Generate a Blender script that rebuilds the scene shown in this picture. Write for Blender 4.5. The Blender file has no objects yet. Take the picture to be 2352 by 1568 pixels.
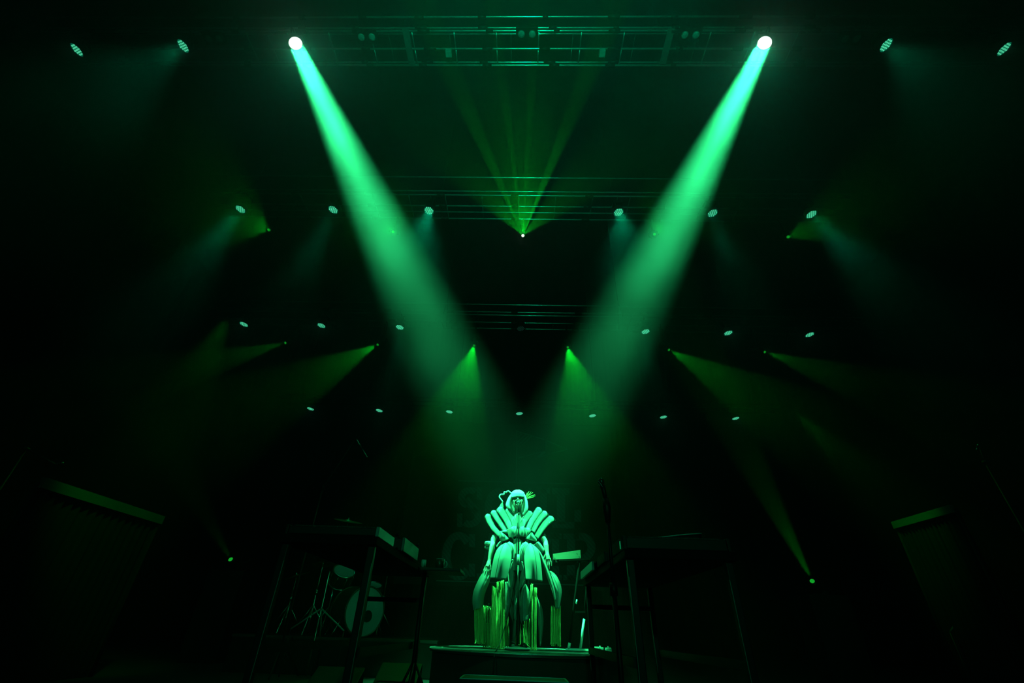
import bpy, bmesh, math, random
from mathutils import Vector, Matrix, Quaternion
random.seed(7)
S = bpy.context.scene
COL = S.collection
# ------------------------------------------------------------------ camera
F, PITCH, ROLL, YAW = 1008.0, math.radians(33.38), math.radians(2.04), math.radians(-1.86)
EYE = Vector((0.0, 0.0, 0.58))
cy, sy, cp, sp = math.cos(YAW), math.sin(YAW), math.cos(PITCH), math.sin(PITCH)
fw = Vector((sy*cp, cy*cp, sp)); xr = Vector((cy, -sy, 0)); up = xr.cross(fw)
rx = math.cos(ROLL)*xr + math.sin(ROLL)*up
ru = -math.sin(ROLL)*xr + math.cos(ROLL)*up
cam_d = bpy.data.cameras.new('camera'); cam = bpy.data.objects.new('camera', cam_d); COL.objects.link(cam)
cam.matrix_world = Matrix(((rx.x, ru.x, -fw.x, EYE.x), (rx.y, ru.y, -fw.y, EYE.y), (rx.z, ru.z, -fw.z, EYE.z), (0, 0, 0, 1)))
cam_d.sensor_width = 36.0; cam_d.lens = F/2352*36; cam_d.clip_end = 200; cam_d.clip_start = 0.02
S.camera = cam
def at(px, py, Y):
    """the point of the upright plane at depth Y that lies behind a pixel"""
    d = fw + rx*((px-1176)/F) + ru*((784-py)/F)
    return EYE + d*((Y-EYE.y)/d.y)
def atz(px, py, Z):
    d = fw + rx*((px-1176)/F) + ru*((784-py)/F)
    return EYE + d*((Z-EYE.z)/d.z)
# ------------------------------------------------------------------ world, exposure
w = bpy.data.worlds.new('world'); S.world = w; w.use_nodes = True
w.node_tree.nodes['Background'].inputs[0].default_value = (0.0, 0.006, 0.003, 1)
w.node_tree.nodes['Background'].inputs[1].default_value = 0.25
S.view_settings.view_transform = 'Standard'; S.view_settings.look = 'None'
S.view_settings.exposure = 0.0; S.view_settings.gamma = 1.0; S.view_settings.use_curve_mapping = False
S.cycles.volume_bounces = 0; S.cycles.max_bounces = 3; S.cycles.diffuse_bounces = 2; S.cycles.glossy_bounces = 2
S.cycles.transparent_max_bounces = 12
S.cycles.sample_clamp_indirect = 2.0; S.cycles.use_light_tree = True
# ------------------------------------------------------------------ lights
TEAL = (0.030, 1.0, 0.28); AMB = (0.0, 1.0, 0.40); GREEN = (0.002, 1.0, 0.03)
def aim(o, target):
    o.rotation_euler = (Vector(target)-o.location).to_track_quat('-Z', 'Y').to_euler()
def beam(loc, target, radius, spread, power, color, name='beam_light'):
    d = bpy.data.lights.new(name, 'AREA'); d.shape = 'DISK'; d.size = radius*2
    d.spread = math.radians(spread); d.energy = power; d.color = color
    o = bpy.data.objects.new(name, d); COL.objects.link(o); o.location = loc; aim(o, target); return o
def spot(loc, target, angle, power, color, blend=0.4, r=0.02, name='spot_light'):
    d = bpy.data.lights.new(name, 'SPOT'); d.spot_size = math.radians(angle); d.spot_blend = blend
    d.energy = power; d.color = color; d.shadow_soft_size = r
    o = bpy.data.objects.new(name, d); COL.objects.link(o); o.location = loc; aim(o, target); return o
HAZE_STEP = 0.8
# key beams: seven LED emitters across each hot lamp's front glass
for px, py in ((679, 100), (1756, 99)):
    p = at(px, py, 4.2); t = Vector((0.02, 6.27, 1.75)); d = (t-p).normalized()
    ux = d.cross(Vector((0, 1, 0))).normalized(); uy = d.cross(ux)
    spot(p+d*.05, t, 100, 20, AMB, blend=1, r=.1, name='haze_glow_light')  # added wide light for the scattered haze glow around the lamp
    for k in range(7):
        o_ = Vector((0, 0, 0)) if k == 0 else (ux*math.cos(k*math.pi/3)+uy*math.sin(k*math.pi/3))*.108
        spot(p+d*.04+o_, t+o_*2, 8.0, 11500, TEAL, blend=.5, r=.035, name='key_beam')
# LED washes: soft wide downlight from every lit wash head
for px, py, D, tx, ty, dD, ang, pw in (
        (420, 106, 4.2, 330, 165, -.3, 30, 40), (2036, 104, 4.2, 2110, 165, -.3, 30, 20), 
        (552, 481, 7.44, -50, 1250, -3.6, 15, 85), (765, 482, 7.44, 560, 900, -2, 16, 60), (985, 484, 7.44, 950, 620, -2, 18, 75),
        (1421, 488, 7.44, 1450, 620, -2, 18, 75), (1637, 490, 7.44, 1750, 800, -2, 16, 40), (1864, 493, 7.44, 2480, 1100, -3.6, 15, 85),
        (918, 752, 10.64, 900, 1100, -2, 24, 30), (1483, 762, 10.64, 1500, 1100, -2, 24, 30),
        (1032, 946, 13.73, 1030, 1300, 1, 34, 18), (1361, 955, 13.73, 1360, 1300, 1, 34, 18)):
    p = at(px, py, D); t = at(tx, ty, D+dD); d = (t-p).normalized()
    spot(p+d*.04, t, ang, pw, AMB, blend=.9, r=.11, name='wash_beam')
# front-of-house lamp on the singer; then unseen spots added for rig, backdrop, stand
spot(Vector((-4.2, -6.5, 9.5)), Vector((0.15, 6.27, 1.3)), 13, 760, TEAL, blend=.5, r=.12, name='front_spot')
spot(Vector((0.0, -9.0, 3.4)), Vector((0.0, 9.0, 7.5)), 70, 700, AMB, blend=.8, r=.2, name='rig_fill')  # added fill that lifts the rig and backdrop
spot(Vector((0.0, -5.0, 2.5)), Vector((0.0, 5.0, 11.2)), 48, 7000, AMB, blend=.9, r=.2, name='truss_fill')  # unseen spot added to light up the truss chords
spot(Vector((4.5, -6.0, 8.0)), Vector((0.80, 6.25, 0.70)), 3.6, 1300, TEAL, blend=.6, r=.1, name='front_spot')  # added narrow spot to brighten the keyboard stand's foot
# ------------------------------------------------------------------ materials
def mat(name, col, rough=0.6, metal=0.0, var=0.25, scale=12.0, emit=None, spec=0.5):
    m = bpy.data.materials.new(name); m.use_nodes = True; nt = m.node_tree; b = nt.nodes['Principled BSDF']
    b.inputs['Roughness'].default_value = rough; b.inputs['Metallic'].default_value = metal
    b.inputs['Specular IOR Level'].default_value = spec
    tc = nt.nodes.new('ShaderNodeTexCoord'); n = nt.nodes.new('ShaderNodeTexNoise'); n.inputs['Scale'].default_value = scale
    n.inputs['Detail'].default_value = 3
    r = nt.nodes.new('ShaderNodeMapRange'); r.inputs[3].default_value = 1-var; r.inputs[4].default_value = 1+var
    mx = nt.nodes.new('ShaderNodeVectorMath'); mx.operation = 'SCALE'; mx.inputs[0].default_value = col
    nt.links.new(tc.outputs['Object'], n.inputs['Vector']); nt.links.new(n.outputs[0], r.inputs[0])
    nt.links.new(r.outputs[0], mx.inputs['Scale']); nt.links.new(mx.outputs[0], b.inputs['Base Color'])
    if emit:
        m.cycles.emission_sampling = 'NONE'
        b.inputs['Emission Color'].default_value = (*emit[0], 1); b.inputs['Emission Strength'].default_value = emit[1]
    return m
M = {
 'black': mat('black_paint', (.005, .005, .005), .5, spec=.25),
 'blackcloth': mat('black_cloth', (.004, .004, .004), .9, scale=4, spec=.1),
 'deck': mat('black_deck', (.02, .02, .02), .55, scale=2),
 'riser': mat('riser_top', (.045, .045, .045), .4, scale=3),
 'skirt': mat('riser_skirt', (.04, .04, .04), .9, scale=3, spec=.1),
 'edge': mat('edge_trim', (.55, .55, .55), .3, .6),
 'alu': mat('truss_aluminium', (.6, .6, .6), .28, .9, var=.1),
 'chrome': mat('chrome', (.75, .75, .75), .15, 1.0, var=.05),
 'costume': mat('white_padded_fabric', (.26, .28, .26), .6, var=.08, scale=9, spec=.3),
 'costume_dark': mat('piping_cord', (.03, .03, .03), .6),
 'lining': mat('costume_lining', (.012, .014, .012), .9, spec=.1), 'leg_shade': mat('shaded_legs', (.01, .01, .01), .8, spec=.1),
 'fringe': mat('pale_fringe', (.48, .52, .15), .7, var=.45, scale=40),
 'skin': mat('skin', (.50, .36, .30), .5, var=.05),
 'hair': mat('platinum_hair', (.80, .78, .76), .45, var=.25, scale=60),
 'lips': mat('lips', (.12, .02, .03), .4), 'mouth': mat('mouth_inside', (.01, .004, .004), .6),
 'teeth': mat('teeth', (.8, .78, .72), .3), 'makeup': mat('eye_makeup', (.02, .02, .02), .6),
 'wood': None,
 'panel': mat('grey_panel', (.24, .24, .24), .4), 'panel_dim': mat('dim_panel', (.09, .09, .09), .5), 'bright': mat('lit_pale', (.85, .85, .85), .3, .3, var=.05),
 'drumhead': mat('drum_head', (.30, .30, .30), .5, var=.25, scale=5), 'drumshell': mat('drum_shell', (.05, .03, .02), .3),
 'brass': mat('cymbal_brass', (.5, .38, .15), .35, .9), 'glass': mat('mug_glaze', (.35, .35, .35), .15),
 'letter': None, 'line': mat('banner_line', (.5, .5, .5), .8), 'banner': mat('banner_cloth', (.035, .035, .035), .9, var=.12, scale=2, spec=.1),
 'lens': mat('white_hot_lens', (1, 1, 1), .3, emit=((.9, 1, .97), 2.5)),
 'cell': mat('led_cell', (.3, .9, .7), .3, emit=((.14, 1, .54), 1.15)),
 'ledface': mat('led_face', (.02, .2, .13), .3, emit=((.0, 1, .5), .2)),
 'greenlens': mat('green_lens', (.1, .6, .1), .3, emit=((.02, 1, .06), .35)),
 'greenhot': mat('green_hot_lens', (.1, .6, .1), .3, emit=((.75, 1, .8), 4)),
 'dimled': mat('dim_led', (.05, .1, .08), .3, emit=((.1, .5, .35), .06)),
 'red': mat('red_tape', (.5, .01, .02), .5, emit=((1, .02, .06), .05)),
}
def wood():
    m = bpy.data.materials.new('pale_wood'); m.use_nodes = True; nt = m.node_tree; b = nt.nodes['Principled BSDF']
    tc = nt.nodes.new('ShaderNodeTexCoord'); mp = nt.nodes.new('ShaderNodeMapping'); mp.inputs['Scale'].default_value = (6, 6, 90)
    n = nt.nodes.new('ShaderNodeTexNoise'); n.inputs['Scale'].default_value = 1.5; n.inputs['Detail'].default_value = 4
    r = nt.nodes.new('ShaderNodeValToRGB'); r.color_ramp.elements[0].color = (.22, .17, .12, 1); r.color_ramp.elements[1].color = (.38, .31, .22, 1)
    nt.links.new(tc.outputs['Object'], mp.inputs[0]); nt.links.new(mp.outputs[0], n.inputs['Vector']); nt.links.new(n.outputs[0], r.inputs[0])
    nt.links.new(r.outputs[0], b.inputs['Base Color']); b.inputs['Roughness'].default_value = .5; return m
M['wood'] = wood()
def letter_mat():
    m = bpy.data.materials.new('hatched_letter'); m.use_nodes = True; nt = m.node_tree; b = nt.nodes['Principled BSDF']
    tc = nt.nodes.new('ShaderNodeTexCoord'); wv = nt.nodes.new('ShaderNodeTexWave'); wv.bands_direction = 'DIAGONAL'
    wv.inputs['Scale'].default_value = 4.0; wv.inputs['Distortion'].default_value = 1.0
    r = nt.nodes.new('ShaderNodeValToRGB'); r.color_ramp.elements[0].color = (.22, .22, .22, 1); r.color_ramp.elements[1].color = (.40, .40, .40, 1)
    nt.links.new(tc.outputs['Object'], wv.inputs['Vector']); nt.links.new(wv.outputs[0], r.inputs[0])
    nt.links.new(r.outputs[0], b.inputs['Base Color']); b.inputs['Roughness'].default_value = .9; return m
M['letter'] = letter_mat()
hm_ = M['hair'].node_tree; mp_ = hm_.nodes.new('ShaderNodeMapping'); mp_.inputs['Scale'].default_value = (2.5, 2.5, .12)
nz_ = [n for n in hm_.nodes if n.type == 'TEX_NOISE'][0]; tc_ = [n for n in hm_.nodes if n.type == 'TEX_COORD'][0]
hm_.links.new(tc_.outputs['Object'], mp_.inputs[0]); hm_.links.new(mp_.outputs[0], nz_.inputs['Vector'])
bp_ = hm_.nodes.new('ShaderNodeBump'); bp_.inputs['Strength'].default_value = .6; bp_.inputs['Distance'].default_value = .004
hm_.links.new(nz_.outputs[0], bp_.inputs['Height']); hm_.links.new(bp_.outputs[0], hm_.nodes['Principled BSDF'].inputs['Normal'])
# ------------------------------------------------------------------ shape helpers
V = Vector
class MB:
    """collects shapes, then links them as one mesh object"""
    def __init__(s): s.v = []; s.f = []; s.mi = []
    def add(s, vs, fs, mi=0):
        o = len(s.v); s.v += [tuple(x) for x in vs]; s.f += [tuple(i+o for i in f) for f in fs]; s.mi += [mi]*len(fs); return s
    def box(s, c, size, rot=None, mi=0):
        h = V(size)/2; vs = []
        for x in (-1, 1):
            for y in (-1, 1):
                for z in (-1, 1):
                    p = V((x*h.x, y*h.y, z*h.z))
                    if rot is not None: p = rot @ p
                    vs.append(p+V(c))
        return s.add(vs, [(0, 1, 3, 2), (4, 6, 7, 5), (0, 4, 5, 1), (2, 3, 7, 6), (0, 2, 6, 4), (1, 5, 7, 3)], mi)
    def bar(s, a, b, wd, ht=None, mi=0):
        a, b = V(a), V(b); d = b-a; L = d.length
        r = d.to_track_quat('X', 'Z').to_matrix()
        return s.box((a+b)/2, (L, wd, ht or wd), r, mi)
    def tube(s, pts, r, n=8, caps=True, mi=0, closed=False):
        pts = [V(p) for p in pts]; k = len(pts); rs = r if isinstance(r, (list, tuple)) else [r]*k
        base = len(s.v); prev = None
        for i, p in enumerate(pts):
            if closed: t = pts[(i+1) % k]-pts[i-1]
            else: t = pts[min(i+1, k-1)]-pts[max(i-1, 0)]
            t.normalize()
            if prev is None:
                a = t.cross(V((0, 0, 1)))
                if a.length < .1: a = t.cross(V((0, 1, 0)))
            else: a = prev - t*prev.dot(t)
            a.normalize(); prev = a; b = t.cross(a)
            for j in range(n):
                q = 2*math.pi*j/n; s.v.append(tuple(p+(a*math.cos(q)+b*math.sin(q))*rs[i]))
        m = k if closed else k-1
        for i in range(m):
            for j in range(n):
                i2 = (i+1) % k
                s.f.append((base+i*n+j, base+i*n+(j+1) % n, base+i2*n+(j+1) % n, base+i2*n+j)); s.mi.append(mi)
        if caps and not closed:
            s.f.append(tuple(base+j for j in range(n-1, -1, -1))); s.mi.append(mi)
            s.f.append(tuple(base+(k-1)*n+j for j in range(n))); s.mi.append(mi)
        return s
    def ell(s, c, r, seg=16, rings=10, rot=None, mi=0):
        vs = []; fs = []
        for i in range(1, rings):
            t = math.pi*i/rings
            for j in range(seg):
                p = 2*math.pi*j/seg; q = V((r[0]*math.sin(t)*math.cos(p), r[1]*math.sin(t)*math.sin(p), r[2]*math.cos(t)))
                vs.append(q)
        vs += [V((0, 0, r[2])), V((0, 0, -r[2]))]; n = len(vs)
        if rot is not None: vs = [rot @ q for q in vs]
        vs = [q+V(c) for q in vs]
        for i in range(rings-2):
            for j in range(seg): fs.append((i*seg+j, (i+1)*seg+j, (i+1)*seg+(j+1) % seg, i*seg+(j+1) % seg))
        for j in range(seg):
            fs.append((n-2, j, (j+1) % seg)); fs.append((n-1, (rings-2)*seg+(j+1) % seg, (rings-2)*seg+j))
        return s.add(vs, fs, mi)
    def build(s, name, m, parent=None, smooth=True, bevel=0, sub=0):
        me = bpy.data.meshes.new(name)
        vs = s.v
        o = bpy.data.objects.new(name, me); COL.objects.link(o)
        me.from_pydata(vs, [], s.f)
        for x in (m if isinstance(m, (list, tuple)) else [m]): me.materials.append(x)
        me.polygons.foreach_set('material_index', s.mi)
        me.polygons.foreach_set('use_smooth', [smooth]*len(s.f)); me.update()
        bm = bmesh.new(); bm.from_mesh(me); bmesh.ops.recalc_face_normals(bm, faces=bm.faces); bm.to_mesh(me); bm.free()
        if bevel:
            b = o.modifiers.new('bevel', 'BEVEL'); b.width = bevel; b.segments = 2; b.limit_method = 'ANGLE'
        if sub:
            b = o.modifiers.new('subsurf', 'SUBSURF'); b.levels = sub; b.render_levels = sub
        if parent is not None:
            o.parent = parent
            o.matrix_parent_inverse = Matrix.Identity(4)
            if s.__dict__.get('world', False):
                me.transform(root_inv(parent))
        return o
def WB():
    """a collector whose coordinates are world coordinates even under a moved parent"""
    b = MB(); b.world = True; return b
def root_inv(p):
    m = Matrix.Identity(4)
    chain = []
    while p: chain.append(p); p = p.parent
    for q in reversed(chain): m = m @ Matrix.LocRotScale(q.location, q.rotation_euler if q.rotation_mode != 'QUATERNION' else q.rotation_quaternion, q.scale)
    return m.inverted()
def tag(o, label=None, cat=None, group=None, kind=None):
    if label: o['label'] = label
    if cat: o['category'] = cat
    if group: o['group'] = group
    if kind: o['kind'] = kind
    return o
def thing(name, label, cat, loc=(0, 0, 0), group=None):
    o = bpy.data.objects.new(name, None); COL.objects.link(o); o.location = loc; o.empty_display_size = .2
    return tag(o, label, cat, group)
def copy_tree(o, parent=None):
    c = o.copy(); COL.objects.link(c); c.parent = parent
    for ch in [x for x in o.children]: copy_tree(ch, c)
    return c
def resamp(pl, n):
    pl = [tuple(p) for p in pl]; L = [0]
    for a, b in zip(pl, pl[1:]): L.append(L[-1]+math.dist(a, b))
    out = []
    for i in range(n):
        t = L[-1]*i/(n-1); k = 0
        while k < len(L)-2 and L[k+1] < t: k += 1
        u = (t-L[k])/max(L[k+1]-L[k], 1e-9); a, b = pl[k], pl[k+1]
        out.append(tuple(x+(y-x)*u for x, y in zip(a, b)))
    return out
def smooth_pl(pl, n):
    """resample with a light corner rounding"""
    q = resamp(pl, n)
    for _ in range(2):
        q = [q[0]]+[tuple((a+2*b+c)/4 for a, b, c in zip(q[i-1], q[i], q[i+1])) for i in range(1, len(q)-1)]+[q[-1]]
    return q
# ------------------------------------------------------------------ the setting
def struct(o): return tag(o, kind='structure')
DECK = 0.0
struct(MB().box((0, 12.6, -.6), (30, 20.2, 1.2)).build('floor', M['deck'], smooth=False))
struct(MB().box((0, -3, -1.25), (30, 11, .1)).build('floor_pit', M['deck'], smooth=False))
wb = MB()                                                              # pleated black drape at the back
pv = []; n = 400
for i in range(n+1):
    x = -15+30*i/n; y = 18.6+.07*math.sin(i*1.9)+.03*math.sin(i*.7)
    pv += [(x, y, 0), (x, y, 14)]
wb.add(pv, [(2*i, 2*i+2, 2*i+3, 2*i+1) for i in range(n)])
struct(wb.build('wall_back', M['blackcloth']))
for s, nm in ((-1, 'wall_left'), (1, 'wall_right')):
    wb = MB(); pv = []
    for i in range(301):
        y = 2.6+16*i/300; x = s*(14.6+.06*math.sin(i*1.9)); pv += [(x, y, 0), (x, y, 14)]
    wb.add(pv, [(2*i, 2*i+2, 2*i+3, 2*i+1) for i in range(300)]); struct(wb.build(nm, M['blackcloth']))
struct(MB().box((0, 10.5, 14.1), (30, 17, .2)).build('ceiling', M['blackcloth'], smooth=False))
# ------------------------------------------------------------------ haze
hz = MB().box((0, 9.6, 7.0), (29, 17.6, 13.9)).build('haze', M['black'], smooth=False)
hm = bpy.data.materials.new('haze'); hm.use_nodes = True; nt = hm.node_tree; nt.nodes.clear()
ho = nt.nodes.new('ShaderNodeOutputMaterial'); vs = nt.nodes.new('ShaderNodeVolumeScatter')
vs.inputs['Anisotropy'].default_value = .72; nt.links.new(vs.outputs[0], ho.inputs['Volume'])
tc = nt.nodes.new('ShaderNodeTexCoord'); nz = nt.nodes.new('ShaderNodeTexNoise'); nz.inputs['Scale'].default_value = .75; nz.inputs['Detail'].default_value = 1.5
nt.links.new(tc.outputs['Object'], nz.inputs['Vector'])
m1 = nt.nodes.new('ShaderNodeMapRange'); m1.inputs[1].default_value = .35; m1.inputs[2].default_value = .65; m1.inputs[3].default_value = .5; m1.inputs[4].default_value = 1.5
nt.links.new(nz.outputs[0], m1.inputs[0])
sx = nt.nodes.new('ShaderNodeSeparateXYZ'); nt.links.new(tc.outputs['Object'], sx.inputs[0])
m2 = nt.nodes.new('ShaderNodeMapRange'); m2.interpolation_type = 'SMOOTHSTEP'
for i, v_ in ((1, 1.6), (2, 7.0), (3, .022), (4, .105)): m2.inputs[i].default_value = v_
nt.links.new(sx.outputs[2], m2.inputs[0])
mu = nt.nodes.new('ShaderNodeMath'); mu.operation = 'MULTIPLY'; nt.links.new(m1.outputs[0], mu.inputs[0]); nt.links.new(m2.outputs[0], mu.inputs[1])
nt.links.new(mu.outputs[0], vs.inputs['Density'])
hz.data.materials.clear(); hz.data.materials.append(hm)
tag(hz, 'thin stage haze filling the air above and behind the stage', 'haze', kind='stuff')
S.cycles.volume_step_rate = HAZE_STEP; S.cycles.volume_max_steps = 96
# ------------------------------------------------------------------ trusses
def chord_pts(py, z, x0, x1, cx=1176):
    a = atz(cx, py, z); return V((x0, a.y, z)), V((x1, a.y, z))
CH = {}
def truss(label, chords, x0, x1, rungs, straps, R=.025):
    root = thing('lighting_truss', label, 'truss', (0, 0, 0))
    c0 = None
    CH[round(min(c[1] for c in chords), 2)] = [chord_pts(c[0], c[1], 0, 1)[0].y for c in chords if c[1] < chords[-1][1]+.02]
    ys = CH[round(min(c[1] for c in chords), 2)]; zc_ = chords[-1][1]
    for x in (x0+.6, x0+(x1-x0)*.36, x0+(x1-x0)*.64, x1-.6):
        g = MB(); g.tube([(x, ys[0], zc_), (x, (ys[0]+ys[-1])/2, zc_+.9), (x, ys[-1], zc_)], .008, 5); g.tube([(x, (ys[0]+ys[-1])/2, zc_+.9), (x, (ys[0]+ys[-1])/2, 13.97)], .01, 5)
        g.build('hoist_chain', M['black'], root)
    for py, z, r in chords:
        a, b = chord_pts(py, z, x0, x1)
        if c0 is None: c0 = a.copy()
        MB().tube([a, b], r, 10).build('chord', M['alu'], root)
    for (pa, za, pb, zb, xs, r) in rungs:
        for x in xs:
            a = chord_pts(pa, za, x, x)[0]; b = chord_pts(pb, zb, x, x)[0]
            MB().tube([a, b], r, 6).build('brace', M['alu'], root)
    for (py, z, x, w_) in straps:
        a = chord_pts(py, z, x, x)[0]
        MB().tube([a-V((w_/2, 0, 0)), a+V((w_/2, 0, 0))], R*1.9, 10).build('clamp', M['black'], root)
    return root
Z1 = 11.15
frange = lambda a, b, s: [a+s*i for i in range(int((b-a)/s)+1)]
st1 = [(py, z, x+.13*random.uniform(-1, 1), random.uniform(.10, .28)) for py, z in ((39, Z1+.35), (64, Z1+.05), (71, Z1), (112, Z1), (143, Z1+.05), (150, Z1))
       for x in frange(-6.3, 6.3, 1.35)]
T1 = truss('long aluminium box truss across the top of the picture carrying the two bright beam lights',
      [(39, Z1+.35, .022), (64, Z1+.05, .02), (71, Z1, .022), (78, Z1+.3, .012), (112, Z1, .022), (143, Z1+.05, .018), (150, Z1, .022)], -10.6, 10.6,
      [(71, Z1, 112, Z1, frange(-6.1, 6.4, .9), .014), (112, Z1, 150, Z1, frange(-6.1, 6.4, .9), .014),
       (78, Z1+.3, 112, Z1+.3, frange(-5.8, 6.2, 1.35), .008), (112, Z1+.3, 143, Z1+.3, frange(-5.8, 6.2, 1.35), .008)], st1)
for x, pa, pb in ((-2.62, 66, 148), (2.95, 66, 146)):
    a = chord_pts(pa, Z1-.03, x, x)[0]; b = chord_pts(pb, Z1-.03, x, x)[0]
    MB().bar(a, b, .14, .02).build('bracket', M['alu'], T1, smooth=False)
Z2 = 9.9
truss('second truss, behind the front one and just above the star bright green light',
      [(408, Z2+.4, .02), (440, Z2+.1, .02), (449, Z2, .022), (474, Z2, .022), (488, Z2, .02), (503, Z2, .022)], -8.2, 8.2,
      [(449, Z2, 474, Z2, frange(-5.9, 6.4, .95), .013), (474, Z2, 503, Z2, frange(-5.9, 6.4, .95), .013)],
      [(py, Z2, x, .2) for py in (449, 474, 503) for x in frange(-6, 6, 1.9)])
Z3 = 8.5
truss('third truss back, low and dim between the two bright beams',
      [(700, Z3+.35, .02), (717, Z3+.05, .02), (724, Z3, .022), (741, Z3, .022), (755, Z3, .022)], -9.4, 9.9,
      [(717, Z3, 741, Z3, frange(-6, 7.5, 1.15), .014), (741, Z3, 755, Z3, frange(-6, 7.5, 1.15), .014)],
      [(py, Z3, x, .2) for py in (717, 741, 755) for x in frange(-6, 7, 1.9)])
Z4 = 7.2
truss('rearmost truss above the row of seven small lights, almost black',
      [(917, Z4+.3, .02), (926, Z4, .02), (936, Z4, .02)], -8.6, 8.8, [(926, Z4, 936, Z4, frange(-7.8, 8.4, 1.3), .012)], [], )
for o_ in [o for o in bpy.data.objects if o.name.startswith('lighting_truss')][-1].children: o_.data.materials[0] = M['black']
# ------------------------------------------------------------------ wash lights (LED moving heads)
def make_wash(hot=False):
    """faces -Z at the origin (the middle of its front glass); hangs from a base above"""
    root = thing('hot_beam_light' if hot else 'wash_light', '', 'stage light')
    R = .137 if hot else .125
    bd = MB()
    prof = [(.0, R+.012), (.05, R+.014), (.12, R+.004), (.17, R-.03), (.20, R-.07)]
    n = 24; vs_ = []; fs_ = []
    for z, r in prof:
        for j in range(n): vs_.append((r*math.cos(2*math.pi*j/n), r*math.sin(2*math.pi*j/n), z))
    for i in range(len(prof)-1):
        for j in range(n): fs_.append((i*n+j, i*n+(j+1) % n, (i+1)*n+(j+1) % n, (i+1)*n+j))
    fs_.append(tuple(range((len(prof)-1)*n, len(prof)*n)))
    bd.add(vs_, fs_); bd.build('head', M['black'], root)
    MB().tube([(R*math.cos(2*math.pi*j/24)*1.04, R*math.sin(2*math.pi*j/24)*1.04, .002) for j in range(24)], .007, 6, closed=True).build('bezel', M['black'], root)
    if hot:
        g = MB(); g.ell((0, 0, .016), (R, R, .02), 32, 8); g.build('lens', M['lens'], root)
    else:
        g = MB(); vs_ = [(R*math.cos(2*math.pi*j/32), R*math.sin(2*math.pi*j/32), .012) for j in range(32)]
        g.add(vs_, [tuple(range(32))], 0)
        s_ = .0485
        for i in range(-2, 3):
            for j in range(-2, 3):
                if abs(i+j) > 2: continue
                x = s_*(i+j*.5); y = s_*j*.866
                g.ell((x, y, .010), (.0165, .0165, .010), 10, 6, mi=1)
        g.build('led_array', [M['ledface'], M['cell']], root, smooth=True)
    yk = MB()
    yk.tube([(R+.03, 0, .10), (R+.035, 0, .20), (R+.02, 0, .29), (0, 0, .31), (-R-.02, 0, .29), (-R-.035, 0, .20), (-R-.03, 0, .10)], .016, 8)
    yk.build('yoke', M['black'], root)
    return root
def orient(root, loc, direction):
    """point the light's face (-Z) along direction"""
    root.location = loc; root.rotation_mode = 'QUATERNION'
    root.rotation_quaternion = V(direction).to_track_quat('-Z', 'Y')
def hanger(root, z_up):
    """square base and pipe clamp between the light and its truss, in world axes"""
    p = root.location
    b = WB(); b.box((p.x, p.y, z_up-.16), (.24, .18, .09)); b.build('base', M['black'], root, smooth=False, bevel=.006)
    cy_ = min(CH[round(z_up, 2)], key=lambda y: abs(y-p.y))
    b = WB(); b.tube([(p.x, p.y, z_up-.12), (p.x, p.y, z_up-.03), (p.x, cy_, z_up-.03), (p.x, cy_, z_up+.03)], .02, 8); b.build('pipe_clamp', M['black'], root)
wash0 = make_wash(); used = False
ROWS = [('front truss', 4.2, Z1, [(176, 115, 'outermost on the left'), (420, 106, 'second from the left'), (2036, 104, 'second from the right'), (2307, 113, 'outermost on the right')]),
        ('second truss', 7.44, Z2, [(552, 481, 'outermost on the left'), (765, 482, 'second from the left'), (985, 484, 'just right of the left beam'),
                                (1421, 488, 'just left of the right beam'), (1637, 490, 'second from the right'), (1864, 493, 'outermost on the right')]),
        ('third truss', 10.64, Z3, [(560, 745, 'outermost on the left'), (738, 748, 'second from the left'), (918, 752, 'third from the left, in the left beam'),
                                (1196, 755, 'unlit, in the middle'),
                                (1483, 762, 'third from the right, by the right beam'), (1673, 765, 'second from the right'), (1860, 769, 'outermost on the right')]),
        ('rearmost truss', 13.73, Z4, [(713, 939, 'outermost on the left'), (871, 943, 'second from the left'), (1032, 946, 'third from the left'), (1193, 950, 'in the middle, above the flag'),
                                (1361, 955, 'third from the right'), (1524, 958, 'second from the right'), (1690, 961, 'outermost on the right')])]
LAMPS = {}
for rn, D, zt, lst in ROWS:
    for px, py, where in lst:
        o = wash0 if not used else copy_tree(wash0)
        used = True
        if o is wash0:
            pass
        p = at(px, py, D)
        k = -1 if px < 1176 else 1
        tilt = V((k*(.10 if rn != 'front truss' else .30), -.06, -1))
        LAMPS[(px, py)] = (o, p, tilt, zt, rn, where)
first = True
for key, (o, p, tilt, zt, rn, where) in LAMPS.items():
    orient(o, p, tilt)
    if 'unlit' in where:
        for c in o.children:
            if c.name.startswith('led_array'):
                c.data = c.data.copy(); c.data.materials[0] = M['black']; c.data.materials[1] = M['dimled']
        o['label'] = 'unlit round LED wash light in the middle of the third truss'
    else:
        o['label'] = 'round LED wash light on the %s, %s' % (rn, where)
    o['group'] = 'LED wash lights on the ' + rn
for key, (o, p, tilt, zt, rn, where) in LAMPS.items(): hanger(o, zt)
KEYT = V((0.02, 6.27, 1.75))
KEY = []
hot0 = make_wash(True); hot1 = copy_tree(hot0)
for o, (px, py), side in ((hot0, (679, 100), 'left'), (hot1, (1756, 99), 'right')):
    p = at(px, py, 4.2); orient(o, p, KEYT-p)
    o['label'] = 'white-hot beam light throwing the thick %s-hand beam down to the singer' % side
    o['group'] = 'bright beam lights'
    KEY.append(p); hanger(o, Z1)
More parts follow.
